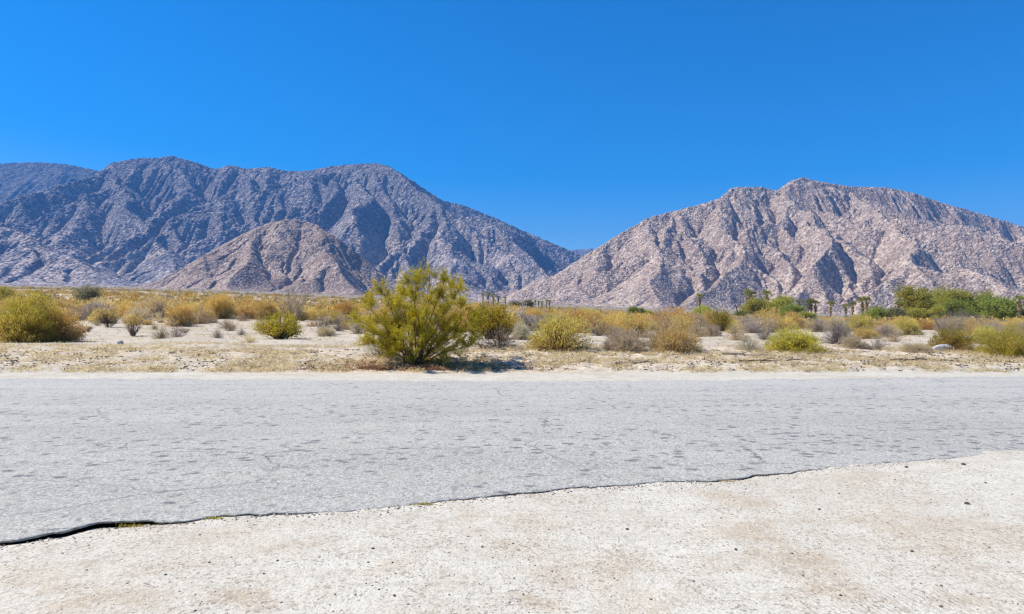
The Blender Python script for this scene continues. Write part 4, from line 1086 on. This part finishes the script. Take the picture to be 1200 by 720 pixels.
blades('dead_leaf_litter', 'dark dry litter strewn along the verge', 3200, lambda r, n: r.uniform(-19, 19, n), lambda r, n: 17.4 + 3.6 * r.random(n), .08, .03, LM['dark'], 35, 4, .85,
       lambda X, Y, r: ridged(X * 1.3, Y * 2.0, 37, 3) + r.normal(0, .15, len(X)) > .22)
blades('brown_leaf_litter', 'rusty brown litter under the creosote', 2600, lambda r, n: cx_ + r.normal(.15, 1.25, n), lambda r, n: 17.45 + np.abs(r.normal(0, .75, n)), .085, .03, LM['red'], 39, 3, .85)
blades('fallen_straw', 'sparse straw and twigs lying on the open sand', 26000, lambda r, n: r.uniform(-42, 42, n), lambda r, n: r.uniform(20.5, 58, n), .14, .016, LM['tan'], 43, 4, .6,
       lambda X, Y, r: fbm(X * .5, Y * .5, 45, 3) + r.normal(0, .2, len(X)) > .05)

# fallen sticks on the verge
for (px, py, L, a, lab) in ((905, 425, 1.9, .10, 'long dark fallen stick on the verge below the green mound bush'), (878, 419, 1.5, -.08, 'thin fallen stick behind the long dark one on the verge'), (745, 427, 1.2, .25, 'short grey fallen stick on the verge below the tan dome'), (1080, 424, 1.7, -.06, 'fallen stick on the verge below the white boulder')):
    X, Y, _ = at(px, py); n = 7; t = np.linspace(-.5, .5, n); rr = np.random.default_rng(int(px))
    xx = X + t * L * math.cos(a); yy = Y + t * L * math.sin(a) + rr.normal(0, .03, n); zz = ground_z(xx, yy) + .03 + np.abs(rr.normal(0, .015, n))
    c = np.array([xx.mean(), yy.mean(), zz.mean()]); pts = (np.stack([xx, yy, zz], 1) - c)[None]
    tw = np.stack([pts[0, 2:6:2], pts[0, 2:6:2] + [[.18, -.10, .06], [.2, .12, .05]], pts[0, 2:6:2] + [[.34, -.13, .05], [.36, .2, .07]]], 1)
    o = mk('fallen_stick', *join([tubes(pts, np.linspace(.03, .012, n)[None], 5), tubes(tw, np.array([[.012, .009, .004]] * 2), 4)]), BARK_D if px in (905, 1080) else BARK_G)
    o.location = c; tag(o, lab, 'stick', 'sticks on the verge')

# weeds in the broken pavement edge
for i, (px, col, s, lab) in enumerate([(158, 'olive', .045, 'tiny weed tuft just right of the deepest break in the pavement edge'), (252, 'olive', .035, 'tiny weed tuft on a notch of the pavement edge at left'), (498, 'olive', .035, 'tiny weed at the pavement edge below the creosote'), (850, 'straw', .03, 'dry weed at the pavement edge left of the brown stain')]):
    Y = 5.; 
    for _ in range(20): Y = float(y_near(np.array([(px - CX) / F * Y]))[0])
    X = (px - CX) / F * Y; rr = np.random.default_rng(60 + i); m = 90
    s *= .55; p0 = np.stack([rr.normal(0, s * 2.4, m), rr.normal(-.008, .008, m), np.zeros(m)], 1); p0[:, 2] = 0
    v, q = leaves(p0, np.stack([rr.normal(0, .6, m), rr.normal(-.2, .5, m), rr.uniform(.4, 1.2, m)], 1), s * rr.uniform(.6, 1.6, m), .006, rr)
    o = mk('weed_tuft', v, q, LM[col]); o.location = (X, Y - .02, gz(X, Y - .03)); tag(o, lab, 'weed', 'weeds along the pavement edge')

# ------------------------------------------------------------------ air
def haze():
    x0, x1, y0, y1, z0, z1 = -12500, 12500, -600, 11200, -60, 1450
    V = np.array([[x, y, z] for z in (z0, z1) for y in (y0, y1) for x in (x0, x1)], float)
    Q = np.array([[0, 2, 3, 1], [4, 5, 7, 6], [0, 1, 5, 4], [2, 6, 7, 3], [0, 4, 6, 2], [1, 3, 7, 5]])
    m = bpy.data.materials.new('haze_air'); m.use_nodes = True; nt = m.node_tree; nt.nodes.clear()
    o_ = nt.nodes.new('ShaderNodeOutputMaterial'); v = nt.nodes.new('ShaderNodeVolumePrincipled')
    v.inputs['Color'].default_value = (.14, .42, 1, 1); v.inputs['Density'].default_value = HAZE; v.inputs['Anisotropy'].default_value = .0
    nt.links.new(v.outputs[0], o_.inputs['Volume'])
    o = mk('haze', V, Q, m); tag(o, 'thin blue haze over the valley', None, None, 'stuff')
HAZE = 8.0e-5
haze()

# ------------------------------------------------------------------ light, sky, camera
SUN_AZ, SUN_EL = -79., 49.          # degrees from straight ahead (negative is left), height
w = bpy.data.worlds.new('World'); SC.world = w; w.use_nodes = True
nt = w.node_tree; nt.nodes.clear()
sky = nt.nodes.new('ShaderNodeTexSky'); sky.sky_type = 'NISHITA'; sky.sun_disc = False
sky.sun_elevation = R(SUN_EL); sky.sun_rotation = R(SUN_AZ); sky.altitude = 1200; sky.air_density = 1.0; sky.dust_density = .9; sky.ozone_density = 4.0
hs = nt.nodes.new('ShaderNodeHueSaturation'); hs.inputs['Saturation'].default_value = 1.56; hs.inputs['Hue'].default_value = .504
bg = nt.nodes.new('ShaderNodeBackground'); bg.inputs['Strength'].default_value = .114
ow = nt.nodes.new('ShaderNodeOutputWorld')
nt.links.new(sky.outputs[0], hs.inputs['Color']); nt.links.new(hs.outputs[0], bg.inputs[0]); nt.links.new(bg.outputs[0], ow.inputs[0])

sl = bpy.data.lights.new('sun', 'SUN'); sl.energy = 4.6; sl.angle = R(.53); sl.color = (1, .955, .84)
so = bpy.data.objects.new('sun', sl); COL.objects.link(so)
so.rotation_euler = (R(90 - SUN_EL), 0, R(180 - SUN_AZ))

cam = bpy.data.cameras.new('camera'); co = bpy.data.objects.new('camera', cam); COL.objects.link(co); SC.camera = co
co.location = (0, 0, EYE); co.rotation_euler = (R(90), 0, 0)
cam.sensor_width = 36; cam.lens = 24.0; cam.shift_y = (HOR - 360) / 1200; cam.clip_start = .1; cam.clip_end = 40000

vs = SC.view_settings; vs.view_transform = 'Standard'; vs.look = 'None'; vs.exposure = .62; vs.gamma = 1; vs.use_curve_mapping = False
SC.render.engine = 'CYCLES'
cy = SC.cycles
cy.max_bounces = 6; cy.diffuse_bounces = 3; cy.glossy_bounces = 1; cy.transmission_bounces = 3; cy.volume_bounces = 0; cy.transparent_max_bounces = 4
cy.caustics_reflective = False; cy.caustics_refractive = False
cy.use_adaptive_sampling = False
cy.use_denoising = True; cy.pixel_filter_type = 'BLACKMAN_HARRIS'; cy.filter_width = 1.3
